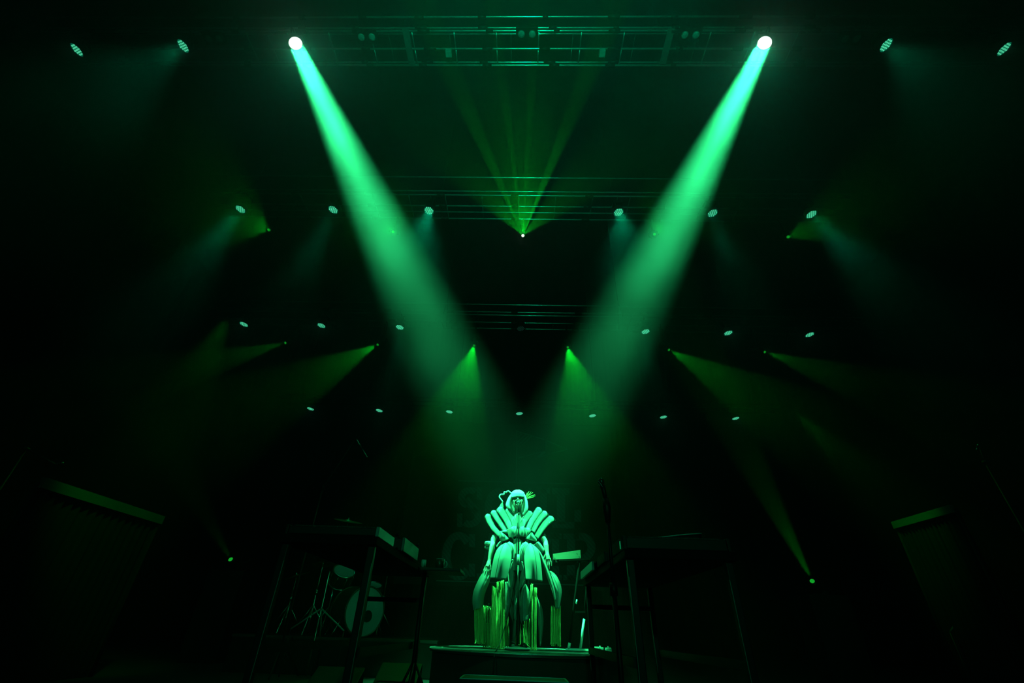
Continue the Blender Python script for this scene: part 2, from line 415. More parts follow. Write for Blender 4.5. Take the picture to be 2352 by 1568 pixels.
# ------------------------------------------------------------------ backdrop banner
BY = 17.6
ban = thing('stage_banner', 'huge dark printed banner with a pennant flag over the big slab letters SOUL CAMP', 'banner', (0, 0, 0))
a, b = at(960, 975, BY), at(1425, 1350, BY)
pv = []; nb = 60
for i in range(nb+1):
    x = a.x+(b.x-a.x)*i/nb
    for j in range(2): pv.append((x, BY+.03+.015*math.sin(i*.9), (a.z+.1, b.z-.1)[j]))
MB().add(pv, [(2*i, 2*i+2, 2*i+3, 2*i+1) for i in range(nb)]).build('cloth', M['banner'], ban)
g = MB(); g.tube([(a.x-.1, BY, a.z+.14), (b.x+.1, BY, a.z+.14)], .03, 8)
for q_ in (a.x, (a.x+b.x)/2, b.x): g.tube([(q_, BY, a.z+.14), (q_, BY, 14)], .008, 5)
g.build('hanging_batten', M['black'], ban)
def flat(polys, name, m):
    g = MB()
    for pl in polys:
        n = len(pl); f = [at(x, y, BY-.02) for x, y in pl]
        g.add(f+[p+V((0, .015, 0)) for p in f], [tuple(range(n)), tuple(range(2*n-1, n-1, -1))]+[(i, (i+1) % n, n+(i+1) % n, n+i) for i in range(n)])
    return g.build(name, m, ban, smooth=False)
def sector(cx, cy, ro, ri, a0, a1, n=12):
    """quads of an elliptical band; ro, ri = (rx, ry)"""
    out = []
    for i in range(n):
        t0 = math.radians(a0+(a1-a0)*i/n); t1 = math.radians(a0+(a1-a0)*(i+1)/n)
        out.append([(cx+ro[0]*math.cos(t0), cy-ro[1]*math.sin(t0)), (cx+ro[0]*math.cos(t1), cy-ro[1]*math.sin(t1)),
                    (cx+ri[0]*math.cos(t1), cy-ri[1]*math.sin(t1)), (cx+ri[0]*math.cos(t0), cy-ri[1]*math.sin(t0))])
    return out
def rect(x0, y0, x1, y1, sk=0.018):
    return [(x0, y0+(x0-1190)*sk), (x1, y0+(x1-1190)*sk), (x1, y1+(x1-1190)*sk), (x0, y1+(x0-1190)*sk)]
L_ = {}
L_['S'] = sector(1079, 1143, (27, 25), (11, 10), 50, 250)+sector(1079, 1186, (27, 25), (11, 10), -130, 70)+[rect(1095, 1120, 1107, 1149), rect(1050, 1181, 1062, 1212)]
L_['S'] += [[(1062, 1152), (1076, 1140), (1100, 1168), (1092, 1182)]]
L_['O'] = sector(1148, 1166, (35, 46), (18, 29), 0, 360, 28)
L_['U'] = [rect(1190, 1119, 1219, 1132), rect(1235, 1119, 1263, 1132), rect(1197, 1120, 1213, 1186), rect(1241, 1120, 1256, 1186)]+sector(1227, 1184, (30, 29), (14, 13), 180, 360, 14)
L_['L'] = [rect(1268, 1119, 1308, 1134), rect(1279, 1130, 1298, 1202), rect(1268, 1196, 1335, 1211), rect(1319, 1168, 1335, 1211)]
L_['C'] = sector(1053, 1277, (38, 56), (18, 38), 42, 318, 24)+[rect(1077, 1228, 1091, 1258), rect(1077, 1296, 1091, 1326)]
L_['A'] = [[(1124, 1224), (1142, 1224), (1118, 1328), (1100, 1328)], [(1124, 1224), (1142, 1224), (1166, 1329), (1148, 1329)], rect(1116, 1286, 1150, 1298), rect(1095, 1318, 1124, 1330), rect(1142, 1318, 1172, 1330)]
L_['M'] = [rect(1178, 1223, 1206, 1236), rect(1184, 1224, 1200, 1330), rect(1178, 1318, 1208, 1330), rect(1262, 1223, 1290, 1236), rect(1268, 1224, 1284, 1330), rect(1260, 1318, 1290, 1330),
           [(1196, 1223), (1210, 1223), (1240, 1290), (1228, 1300)], [(1262, 1223), (1274, 1223), (1244, 1300), (1232, 1290)]]
L_['P'] = [rect(1294, 1223, 1330, 1236), rect(1302, 1224, 1321, 1330), rect(1294, 1318, 1333, 1330)]+sector(1334, 1257, (34, 34), (15, 17), -90, 90, 14)+[rect(1318, 1222, 1336, 1238), rect(1318, 1273, 1336, 1289)]
for k_, pl in L_.items(): flat(pl, 'letter', M['letter'])
def seg(x0, y0, x1, y1, w_=2.2):
    d = math.hypot(x1-x0, y1-y0); nx, ny = -(y1-y0)/d*w_/2, (x1-x0)/d*w_/2
    return [(x0+nx, y0+ny), (x1+nx, y1+ny), (x1-nx, y1-ny), (x0-nx, y0-ny)]
flat([seg(1187, 988, 1186, 1108, 2.6)], 'flagpole', M['line'])
flat([seg(1188, 990, 1250, 1009), seg(1255, 1011, 1303, 1031), seg(1303, 1031, 1240, 1049), seg(1248, 1036, 1190, 1052), seg(1254, 1012, 1254, 1035), seg(1236, 1050, 1252, 1036, 6),
      seg(1189, 1004, 1198, 997), seg(1189, 1014, 1208, 997), seg(1190, 1022, 1216, 998), seg(1192, 1029, 1222, 1000)], 'pennant', M['line'])
flat([seg(1052, 1103.5, 1333, 1111.5)], 'rule_line', M['line'])
flat([seg(1002, 1333, 1352, 1344)], 'rule_line', M['line'])
# ------------------------------------------------------------------ round riser
SY = 6.27
RT = 0.40
rc = at(1204, 1490, SY); RC = V((rc.x, SY, 0)); RR = 1.09
riser = thing('round_riser', 'low round riser the singer stands on, its rim catching a thin line of light', 'riser', tuple(RC))
def disc(g, r, z0, z1, n=96, c=(0, 0)):
    vs_ = [(c[0]+r*math.cos(2*math.pi*i/n), c[1]+r*math.sin(2*math.pi*i/n), z) for z in (z0, z1) for i in range(n)]
    return g.add(vs_, [tuple(range(n-1, -1, -1)), tuple(range(n, 2*n))]+[(i, (i+1) % n, n+(i+1) % n, n+i) for i in range(n)])
disc(MB(), RR, RT-.03, RT-.002).build('top', M['riser'], riser, smooth=False)
disc(MB(), RR-.03, 0, RT-.03).build('skirt', M['skirt'], riser, smooth=False)
MB().tube([((RR+.004)*math.cos(2*math.pi*i/96), (RR+.004)*math.sin(2*math.pi*i/96), RT-.006) for i in range(96)], .006, 6, closed=True).build('rim', M['edge'], riser)
MB().tube([((RR-.13)*math.cos(2*math.pi*i/96), (RR-.13)*math.sin(2*math.pi*i/96), RT-.001) for i in range(96)], .003, 6, closed=True).build('inlay_ring', M['edge'], riser)
# low case in front of the riser
p0, p1 = atz(1058, 1556, .26), atz(1306, 1567, .26)
y0 = (p0.y+p1.y)/2; q0 = atz(1180, 1553.5, .26)
cs = thing('equipment_case', 'low flat black case on the deck in front of the riser, its top edges lit', 'case', ((p0.x+p1.x)/2, y0+.17, 0))
wd_ = p1.x-p0.x
MB().box((0, 0, .13), (wd_, .34, .255)).build('body', M['black'], cs, smooth=False, bevel=.004)
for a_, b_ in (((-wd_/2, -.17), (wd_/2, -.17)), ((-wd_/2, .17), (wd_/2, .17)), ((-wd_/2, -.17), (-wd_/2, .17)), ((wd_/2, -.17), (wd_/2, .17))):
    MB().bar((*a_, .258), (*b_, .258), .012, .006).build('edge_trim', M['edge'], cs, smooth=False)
# ------------------------------------------------------------------ singer
def P(px, py, dy=0.0): return at(px, py, SY+dy)
PX = (P(1200, 1250)-P(1190, 1250)).x/10                      # metres in one pixel at the singer
foot = P(1190, 1486)
singer = thing('person', 'singer in white sculpted costume with fan collar, platinum bob and fringes, at the microphone', 'person', (0, 0, 0))
g = MB()
def T(pts, rs, n=12): g.tube([P(*p) for p in pts], rs, n)
hc = P(1189, 1150, -.02)
g.ell(hc+V((0, .015, .012)), (.074, .094, .098), 28, 20)
g.ell(hc+V((0, -.010, -.040)), (.060, .082, .074), 28, 18)      # jaw
g.ell(P(1189.8, 1147.2, -.112), (.012, .018, .012), 12, 8)        # nose tip
g.tube([P(1189.2, 1140, -.100), P(1189.8, 1147, -.115)], [.007, .010], 8)
for ex in (1182.5, 1196.3): g.ell(P(ex, 1150.5, -.050), (.030, .032, .032), 16, 12)   # cheeks
for ex in (1174.5, 1203.5): g.ell(P(ex, 1148, .0), (.008, .018, .028), 10, 8)  # ears
g.ell(P(1189, 1161.5, -.085), (.022, .022, .013), 12, 8)
T([(1190, 1163, .01), (1190, 1176, .02), (1190, 1186, .02)], [.052, .050, .062])
g.ell(P(1190, 1199, .02), (.165, .095, .13), 24, 16); g.ell(P(1190, 1222, .02), (.125, .088, .14), 24, 16)
g.ell(P(1190, 1262, .03), (.15, .10, .15), 24, 16)
T([(1165, 1192, .06), (1190, 1188, .03), (1215, 1192, .06)], [.052, .06, .052])
T([(1165, 1192, .06), (1150, 1214, .12), (1134, 1236, .03)], [.048, .040, .037])
T([(1134, 1236, .03), (1130.5, 1256, -.04), (1127, 1272, -.09), (1124, 1289, -.12)], [.037, .037, .030, .023])
T([(1215, 1192, .06), (1234, 1216, .12), (1252, 1243, .03)], [.048, .040, .036])
T([(1252, 1243, .03), (1254.5, 1254, -.03), (1256.5, 1270, -.05)], [.036, .031, .024])
# palms
g.tube([P(1124, 1287, -.115), P(1121.8, 1294, -.13), P(1119.3, 1302, -.14)], [.022, .026, .029], 10)
g.tube([P(1256.5, 1268, -.05), P(1257.3, 1276, -.06), P(1258.5, 1285, -.065)], [.023, .029, .032], 10)
fr = [.0098, .0092, .0085, .0075]
for pts in ([(1114.6, 1301, -.14), (1111.5, 1309, -.155), (1109, 1316.5, -.15)], [(1117.6, 1303, -.145), (1115.2, 1312, -.16), (1113.6, 1320.5, -.15)],
            [(1120.6, 1303, -.145), (1119.4, 1313, -.16), (1118.3, 1322.5, -.15)], [(1123.4, 1301, -.14), (1123.2, 1310, -.155), (1122.8, 1318.5, -.148)],
            [(1125.2, 1293, -.13), (1127.6, 1300, -.145), (1128, 1307, -.155)],
            [(1252.6, 1283, -.07), (1252.0, 1294, -.088), (1251.4, 1305, -.078)], [(1256.4, 1285, -.07), (1256.6, 1297, -.092), (1255.8, 1310, -.08)],
            [(1260.2, 1284.5, -.07), (1261.4, 1296, -.09), (1261.2, 1307, -.078)], [(1263.6, 1281.5, -.06), (1265.4, 1290, -.078), (1266.6, 1299, -.072)],
            [(1252.2, 1273, -.055), (1248.4, 1281, -.075), (1246, 1291, -.085)]):
    q = [P(*p) for p in pts]; m_ = q[1]
    g.tube([q[0], (q[0]+m_)/2, m_, (m_+q[2])/2, q[2]], [.0098, .0084, .0086, .0078, .0066], 8); g.ell(q[2], (.0066,)*3, 8, 6)
# legs down to the riser
for k, fx in ((-1, 1177), (1, 1203)):
    h = P(1190+k*8, 1275, .03); fz = V((P(fx, 1484).x, SY, RT))
    g.tube([h, h.lerp(fz, .25)+V((0, -.01, 0)), h.lerp(fz, .5)+V((0, -.015, 0)), h.lerp(fz, .72)+V((0, .02, 0)), fz+V((0, .02, .10)), fz+V((0, .02, .05))], [.095, .085, .058, .058, .036, .035], 12)
    g.ell(fz+V((0, -.06, .035)), (.042, .115, .033), 14, 8); g.ell(fz+V((0, .02, .05)), (.034, .045, .045), 10, 8)
raw = g.build('body', M['skin'], None)
rm = raw.modifiers.new('r', 'REMESH'); rm.mode = 'VOXEL'; rm.voxel_size = .0036; rm.use_smooth_shade = True
sm = raw.modifiers.new('s', 'SMOOTH'); sm.factor = .5; sm.iterations = 3
dg = bpy.context.evaluated_depsgraph_get(); me = bpy.data.meshes.new_from_object(raw.evaluated_get(dg)); bpy.data.objects.remove(raw)
body = bpy.data.objects.new('body', me); COL.objects.link(body); body.parent = singer
me.materials.clear()
for k in ('skin', 'lips', 'mouth', 'teeth', 'makeup', 'leg_shade'): me.materials.append(M[k])
mc = P(1189.3, 1154, -.1); mrx, mrz = 6.4*PX, 4.9*PX
e1, e2 = P(1182.2, 1143.2, -.1), P(1195.2, 1142.2, -.1)
for v in me.vertices:
    p = v.co
    if p.y < hc.y-.02 and p.z > mc.z-.1:
        q = math.hypot((p.x-mc.x)/mrx, (p.z-mc.z)/mrz)
        if q < 1: v.co.y += .022*(1-q**4)
        elif q < 1.5: v.co.y -= .006*math.sin((q-1)/.5*math.pi)
        for e in (e1, e2):
            q = math.hypot((p.x-e.x)/(4.6*PX), (p.z-e.z)/(2.2*PX))
            if q < 1: v.co.y += .009*(1-q*q)
for f in me.polygons:
    p = f.center; f.use_smooth = True
    if p.z < 1.22 and abs(p.x-foot.x) < .21: f.material_index = 5  # unseen legs coloured dark, like the shade below the skirt
    if p.y < hc.y-.01:
        q = math.hypot((p.x-mc.x)/mrx, (p.z-mc.z)/mrz)
        if q < 1: f.material_index = 3 if (.35 < (p.z-mc.z)/mrz < .8 or (-.75 < (p.z-mc.z)/mrz < -.5)) and abs(p.x-mc.x) < mrx*.7 else 2
        elif q < 1.28: f.material_index = 1
        for e in (e1, e2):
            dx = (p.x-e.x)/(4.8*PX); dz = (p.z-e.z)/(1.5*PX)
            if math.hypot(dx, dz) < 1: f.material_index = 4
            dz = (p.z-(e.z+3.0*PX)-.2*PX*abs(dx))/(.7*PX)
            if math.hypot(dx*.85, dz) < 1: f.material_index = 4
def T3(p): return p if len(p) == 3 else (*p, 0.0)
def panel(name, L, R, m, dy=0.0, bulge=.05, thick=.012, rows=18, cols=12, ev=.8, vb=0.0, parent=None, seam=None, arch=0.0):
    """a padded sheet between two edge lines given from top to hem"""
    L = smooth_pl([T3(p) for p in L], rows); R = smooth_pl([T3(p) for p in R], rows); g = MB()
    fr_, bk = [], []
    for i in range(rows):
        t = i/(rows-1)
        for j in range(cols):
            u = j/(cols-1); x, y, d = [a+(b-a)*u for a, b in zip(L[i], R[i])]
            bb = bulge*(math.sin(math.pi*u)**ev if 0 < u < 1 else 0)+vb*math.sin(math.pi*t)
            y -= arch*t*math.sin(math.pi*u); p = P(x, y, dy+d-bb); fr_.append(p); bk.append(p+V((0, thick, 0)))
    n = len(fr_); fs = []
    for i in range(rows-1):
        for j in range(cols-1):
            a = i*cols+j; fs.append((a, a+1, a+cols+1, a+cols)); fs.append((n+a, n+a+cols, n+a+cols+1, n+a+1))
    ring = [j for j in range(cols)]+[i*cols+cols-1 for i in range(1, rows)]+[(rows-1)*cols+j for j in range(cols-2, -1, -1)]+[i*cols for i in range(rows-2, 0, -1)]
    for a, b in zip(ring, ring[1:]+ring[:1]): fs.append((a, b, n+b, n+a))
    o = g.add(fr_+bk, fs).build(name, m, parent or singer)
    if seam is not None:
        j = int(seam*(cols-1)); MB().tube([fr_[i*cols+j]+V((0, -.001, 0)) for i in range(rows)], .0028, 5).build('seam', M['costume_dark'], o)
    return o
CO = M['costume']
def fin(path, w0, dy=0.0, dep=.036, back=.10, pipe=(-1, 1)):
    """one padded finger of the fan collar; path runs from its tip to its root"""
    n = 34; q = smooth_pl([T3(p) for p in path], n); g = MB(); N = 28; base = []
    for i in range(n):
        t = i/(n-1); x, y, d = q[i]
        c = P(x, y, dy+d+back*(1-t)); a = q[max(i-1, 0)]; b = q[min(i+1, n-1)]
        tx, ty = b[0]-a[0], b[1]-a[1]; l = math.hypot(tx, ty); sx_, sz_ = -ty/l, -tx/l
        e = math.sin(min(1, (t+.012)/.13)*math.pi/2)**.7 if t < .13 else 1
        w_ = w0*1.12*PX/2*e*(1.0-.32*t); h_ = dep*e*(1-.25*t)
        for j in range(N):
            an = 2*math.pi*j/N; ca, sa = math.cos(an), math.sin(an)
            ux = math.copysign(abs(ca)**.5, ca)*w_; uy = math.copysign(abs(sa)**.6, sa)*h_
            base.append(c+V((sx_*ux, uy, sz_*ux)))
    fs = [(i*N+j, i*N+(j+1) % N, (i+1)*N+(j+1) % N, (i+1)*N+j) for i in range(n-1) for j in range(N)]
    fs += [tuple(range(N)), tuple(range((n-1)*N, n*N))]
    o = g.add(base, fs).build('collar_fin', CO, singer)
    for s_ in pipe:
        k = {-1: 17, 1: 25}[s_]
        MB().tube([base[i*N+k]+V((0, -.0015, 0)) for i in range(1, n)], .0034, 5).build('piping', M['costume_dark'], o)
    return o
fins = [([(1119, 1180), (1124, 1196), (1133, 1212), (1149, 1229)], 13.5, -.03, (1,)),
        ([(1131, 1172), (1142, 1191), (1151, 1204), (1161, 1219)], 13.0, -.05, (-1,)),
        ([(1145, 1165), (1155, 1179), (1165, 1195), (1173, 1213)], 16.5, -.07, (-1,)),
        ([(1165, 1167), (1172, 1181), (1179, 1196), (1184, 1214)], 13.0, -.09, (-1,)),
        ([(1221, 1175), (1210, 1188), (1202, 1200), (1197, 1214)], 14.0, -.09, (1,)),
        ([(1241, 1166), (1229, 1184), (1220, 1198), (1213, 1214)], 15.0, -.07, (1,)),
        ([(1255, 1175), (1241, 1190), (1232, 1203), (1223, 1221)], 14.0, -.05, (1,)),
        ([(1270, 1187), (1253, 1202), (1243, 1215), (1231, 1234)], 15.5, -.03, (1,))]
for pth, w_, d_, pp in fins: fin(pth, w_, dy=d_, pipe=pp)
# dark stiffening layer and sparkling trim seen in the gaps of the fan
for pth, w_, d_, pp in fins:
    k = -1 if pth[0][0] < 1190 else 1
    q = [(x+k*(w_*.22 if i < 2 else 3), y+5, .06) for i, (x, y) in enumerate(pth)]
    n0 = len(q); g = MB(); qq = smooth_pl(q, 14); g.tube([P(x, y, dd+d_+.06*(1-i/13)) for i, (x, y, dd) in enumerate(qq)], [.026*(1-.3*i/13) for i in range(14)], 8)
    g.build('collar_lining', M['lining'], singer)
    g = MB(); rr = random.Random(int(w_*10))
    for i in range(2, 13):
        x, y, dd = qq[i]; p = P(x-k*1.5, y-2, d_-.0+.07*(1-i/13))
        g.tube([p, p+V((rr.uniform(-.008, .008), -.01, rr.uniform(-.02, .012))), p+V((rr.uniform(-.012, .012), -.006, -.022))], .0035, 5)
    g.build('trim', M['edge'], singer)
panel('collar_yoke', [(1160, 1186, .06), (1156, 1200, .02), (1160, 1222)], [(1220, 1186, .06), (1226, 1200, .02), (1222, 1222)], M['lining'], dy=-.03, bulge=.07, rows=12, cols=16)
# dark covers added so the upper arms read as shaded
for pts in ([(1163, 1190, .07), (1150, 1213, .12), (1138, 1229, .065)], [(1217, 1190, .07), (1234, 1215, .12), (1248, 1235, .065)]):
    MB().tube([P(*p) for p in pts], [.062, .055, .050], 12).build('arm_shade', M['lining'], singer)
# bare chest / neckline insert
panel('chest_insert', [(1185, 1180), (1184, 1190), (1184, 1212)], [(1194, 1180), (1196, 1190), (1196, 1212)], CO, dy=-.10, bulge=.03, rows=10, cols=8)
# bodice: two cups with a scalloped top and the pointed lappets under them
panel('bodice_cup', [(1166, 1218), (1163, 1214), (1166, 1222), (1169, 1234)], [(1176, 1209), (1182, 1207), (1188, 1213), (1188, 1230)], CO, dy=-.09, bulge=.055, rows=14, cols=12, vb=.02)
panel('bodice_cup', [(1176, 1210), (1177, 1218), (1176, 1226), (1178, 1232)], [(1187, 1208), (1190, 1214), (1190, 1222), (1189, 1229)], CO, dy=-.10, bulge=.05, rows=14, cols=12, vb=.02)
panel('bodice_cup', [(1193, 1210), (1192, 1216), (1192, 1224), (1193, 1229)], [(1203, 1208), (1206, 1214), (1207, 1222), (1205, 1232)], CO, dy=-.10, bulge=.05, rows=14, cols=12, vb=.02)
panel('bodice_cup', [(1203, 1212), (1204, 1218), (1205, 1226), (1206, 1233)], [(1212, 1211), (1218, 1213), (1220, 1219), (1213, 1229)], CO, dy=-.09, bulge=.05, rows=14, cols=12, vb=.02)
panel('lappet', [(1148, 1219), (1147, 1228), (1147, 1236), (1151, 1243)], [(1150, 1219), (1158, 1226), (1166, 1233), (1170, 1237)], CO, dy=-.12, bulge=.05, rows=14, cols=10, thick=.03, vb=.02)
panel('lappet', [(1151, 1219), (1158, 1217), (1166, 1216)], [(1152, 1222), (1160, 1224), (1168, 1226)], CO, dy=-.08, bulge=.02, rows=8, cols=6)
panel('lappet', [(1220, 1222), (1214, 1228), (1209, 1233), (1206, 1236)], [(1223, 1223), (1228, 1231), (1233, 1238), (1233, 1243)], CO, dy=-.12, bulge=.05, rows=14, cols=10, thick=.03, vb=.02)
panel('waist_band', [(1166, 1233), (1167, 1246)], [(1214, 1233), (1213, 1247)], M['lining'], dy=-.055, bulge=.05, rows=6, cols=12)
panel('body_suit', [(1183, 1236), (1177, 1243), (1180, 1256), (1186, 1290), (1188, 1310)], [(1192, 1236), (1203, 1243), (1200, 1256), (1194, 1290), (1192, 1310)], CO, dy=-.10, bulge=.04, rows=16, cols=10)
# rolled tubes at the hips
def roll(pts, r, nm='hip_roll'):
    q = smooth_pl([T3(p) for p in pts], 12); w = [P(*p) for p in q]
    o = MB().tube(w, [r*(.6 if i in (0, 11) else 1) for i in range(12)], 12).build(nm, CO, singer)
    MB().tube([p+V((0, -r*.98, r*.3)) for p in w], .0026, 5).build('piping', M['costume_dark'], o); return o
roll([(1114, 1249, -.02), (1121, 1247.5, -.03), (1130, 1249, .04)], .030)
roll([(1114, 1256, .0), (1121, 1257, -.01), (1128, 1260, .05)], .024)
roll([(1151, 1244.5, -.05), (1146, 1250, -.05), (1142, 1257, -.04)], .020)
roll([(1231, 1247, -.05), (1238, 1255, -.05), (1247, 1267, -.03)], .040)
roll([(1227, 1250, -.05), (1232, 1259, -.06), (1240, 1268, -.05)], .014)
roll([(1246, 1232, .05), (1251, 1222, .06), (1247, 1240, .05)], .012)
# skirt: stacked, dome-like stiff panels
panel('inner_skirt_panel', [(1163, 1247), (1168, 1262), (1172, 1275), (1172, 1285)], [(1170, 1243), (1180, 1249), (1184, 1262), (1181, 1282)], CO, dy=-.14, bulge=.05, rows=18, cols=12, vb=.05)
panel('inner_skirt_panel', [(1200, 1247), (1194, 1256), (1192, 1270), (1197, 1288)], [(1208, 1243), (1216, 1248), (1214, 1262), (1208, 1290)], CO, dy=-.14, bulge=.05, rows=18, cols=12, vb=.05)
panel('outer_skirt_panel', [(1160, 1246.5, .07), (1149, 1252, .04), (1140, 1263, .02), (1134, 1280), (1130, 1302), (1126, 1327)],
      [(1163, 1246, .07), (1170, 1250, .05), (1175, 1261, .02), (1175, 1280), (1170, 1306), (1163, 1331)], CO, dy=-.20, bulge=.13, rows=26, cols=18, thick=.014, ev=.9, vb=.05, seam=.3)
panel('outer_skirt_panel', [(1216, 1247.5, .07), (1209, 1252, .05), (1204.5, 1264, .02), (1204, 1282), (1206, 1308), (1204, 1330)],
      [(1219, 1247, .07), (1229, 1253, .04), (1237, 1264, .02), (1241, 1282), (1244, 1306), (1246, 1335)], CO, dy=-.20, bulge=.13, rows=26, cols=18, thick=.014, ev=.9, vb=.05, seam=.75)
panel('side_skirt_panel', [(1225, 1252, .06), (1236, 1266, .02), (1243, 1284), (1250, 1305), (1258, 1330), (1268, 1356), (1273, 1378)],
      [(1227, 1252, .06), (1240, 1264, .02), (1249, 1282), (1257, 1302), (1267, 1328), (1275, 1356), (1277, 1380)], CO, dy=-.12, bulge=.03, rows=24, cols=8)
panel('side_skirt_panel', [(1116, 1306, .10), (1105, 1319, .04), (1095, 1338), (1087, 1358), (1084, 1378), (1087, 1401)],
      [(1130, 1306, .10), (1128, 1321, .04), (1124, 1338), (1116, 1356), (1111, 1374), (1110, 1393)], CO, dy=-.03, bulge=.10, rows=24, cols=16, vb=.03)
panel('side_skirt_panel', [(1254, 1310, .05), (1263, 1328), (1270, 1348), (1274, 1372), (1275, 1396)],
      [(1266, 1311, .05), (1277, 1319), (1287, 1338), (1291, 1358), (1285, 1398)], CO, dy=-.04, bulge=.06, rows=22, cols=12, vb=.03, seam=.6)
# inner tails hanging between the panels
panel('skirt_tail', [(1171, 1288), (1167, 1304), (1166, 1325), (1171, 1350)], [(1179, 1283), (1178, 1304), (1180, 1330), (1177, 1352)], CO, dy=-.12, bulge=.03, rows=14, cols=8)
panel('skirt_tail', [(1197, 1285), (1200, 1306), (1194, 1324), (1192, 1358)], [(1203, 1292), (1208, 1312), (1206, 1328), (1199, 1345)], CO, dy=-.12, bulge=.03, rows=14, cols=8)
panel('skirt_tail', [(1160, 1336), (1161, 1360), (1160, 1392), (1162, 1424)], [(1166, 1335), (1173, 1345), (1173, 1380), (1166, 1424)], CO, dy=-.10, bulge=.05, rows=20, cols=10, seam=.55)
panel('skirt_tail', [(1186, 1355), (1181, 1370), (1180, 1396), (1180, 1422)], [(1188, 1354), (1188, 1370), (1187.5, 1396), (1187, 1424)], CO, dy=-.08, bulge=.02, rows=16, cols=6)
panel('skirt_tail', [(1206, 1341), (1197, 1356), (1193, 1378), (1193, 1402), (1195, 1426)], [(1208, 1341), (1216, 1356), (1217, 1378), (1217, 1400), (1215, 1425)], CO, dy=-.10, bulge=.07, rows=20, cols=12, vb=.02, seam=.35)
panel('skirt_tail', [(1231, 1368), (1233, 1395), (1237, 1440), (1239, 1482)], [(1234, 1370), (1246, 1395), (1249, 1430), (1243, 1484)], CO, dy=.02, bulge=.06, rows=20, cols=10)
panel('skirt_tail', [(1136, 1370), (1129, 1392), (1128, 1420), (1129, 1440)], [(1140, 1372), (1148, 1392), (1150, 1420), (1146, 1440)], CO, dy=.0, bulge=.05, rows=18, cols=10)
panel('skirt_tail', [(1121, 1386), (1116, 1404), (1117, 1430)], [(1125, 1384), (1127, 1404), (1124, 1430)], M['lining'], dy=.03, bulge=.04, rows=14, cols=8)
def fringe(x0, x1, y0, y1, dy, n, seed, slope=0.0, r=.0036, lit=True):
    rr = random.Random(seed); g = MB()
    for i in range(n):
        x = x0+(x1-x0)*(i+rr.uniform(-.4, .4))/max(n-1, 1); d = dy+rr.uniform(-.035, .035); yt = y0+slope*(x-x0)+rr.uniform(-2, 2); yb = y1+rr.uniform(-7, 2)
        pts = []; ph = rr.uniform(0, 6)
        for k in range(9):
            t = k/8; p = P(x+.5*math.sin(ph+t*4)-1.2*t*((x-1190)/100), yt+(yb-yt)*t, d+.008*math.sin(ph*2+t*5)); pts.append(p)
        e = pts[-1]; pts.append(e+V((rr.uniform(-.018, .018), rr.uniform(-.02, .0), -.006))); pts.append(pts[-1]+V((rr.uniform(-.014, .014), -.006, rr.uniform(-.004, .012))))
        for p in pts: p.z = max(p.z, RT+.006)
        g.tube(pts, r, 4, mi=0)
    o = g.build('fringe', M['fringe'], singer); o['kind'] = 'stuff'; return o
fringe(1090, 1110, 1398, 1477, -.08, 26, 1, slope=-.2)
fringe(1108, 1128, 1392, 1489, .02, 20, 2)
fringe(1131, 1142, 1345, 1487, -.12, 16, 3, slope=.8)
fringe(1140, 1159, 1338, 1489, -.17, 34, 4, slope=-.3)
fringe(1220, 1224, 1341, 1496, -.17, 10, 5)
fringe(1227, 1232, 1349, 1495, -.15, 11, 6)
fringe(1266, 1288, 1392, 1482, .10, 26, 7)
fringe(1194, 1217, 1422, 1484, .0, 16, 8)
fringe(1162, 1190, 1405, 1484, .06, 20, 9)
fringe(1126, 1131, 1395, 1490, -.05, 7, 10)
# headdress coil, ribbon and feather tuft
def coil(pts, r, nm, n=40, m=None):
    q = smooth_pl([T3(p) for p in pts], n); return MB().tube([P(*p) for p in q], [r*(.5 if i in (0, n-1) else 1) for i in range(n)], 8).build(nm, m or CO, singer)
coil([(1178, 1133), (1173, 1132), (1169, 1127.5), (1165, 1127.5), (1162.5, 1130), (1162, 1131.5), (1159.5, 1128.5), (1157.5, 1129.5), (1158.5, 1134), (1156, 1135.5), (1151, 1134.5), (1147, 1138), (1147.5, 1143), (1151, 1147), (1155, 1153)], .0095, 'headdress_coil', m=M['hair'])
panel('headdress_ribbon', [(1152, 1154), (1149, 1159), (1146, 1164)], [(1155, 1153), (1156, 1160), (1157, 1170)], CO, dy=.03, bulge=.015, rows=10, cols=6)
for k, (tx, ty) in enumerate(((1215.5, 1127.5), (1220, 1129), (1224, 1130.5), (1229, 1135.5), (1225, 1138), (1230, 1138.5), (1226, 1142), (1221, 1144), (1211, 1131), (1218, 1134))):
    MB().tube([P(1206+k*.25, 1145, .02), P((1206+tx)/2+.8, (1145+ty)/2-1, .0), P(tx, ty, -.01+.01*(k % 3))], [.008, .0055, .0015], 5).build('feather', M['fringe'], singer)
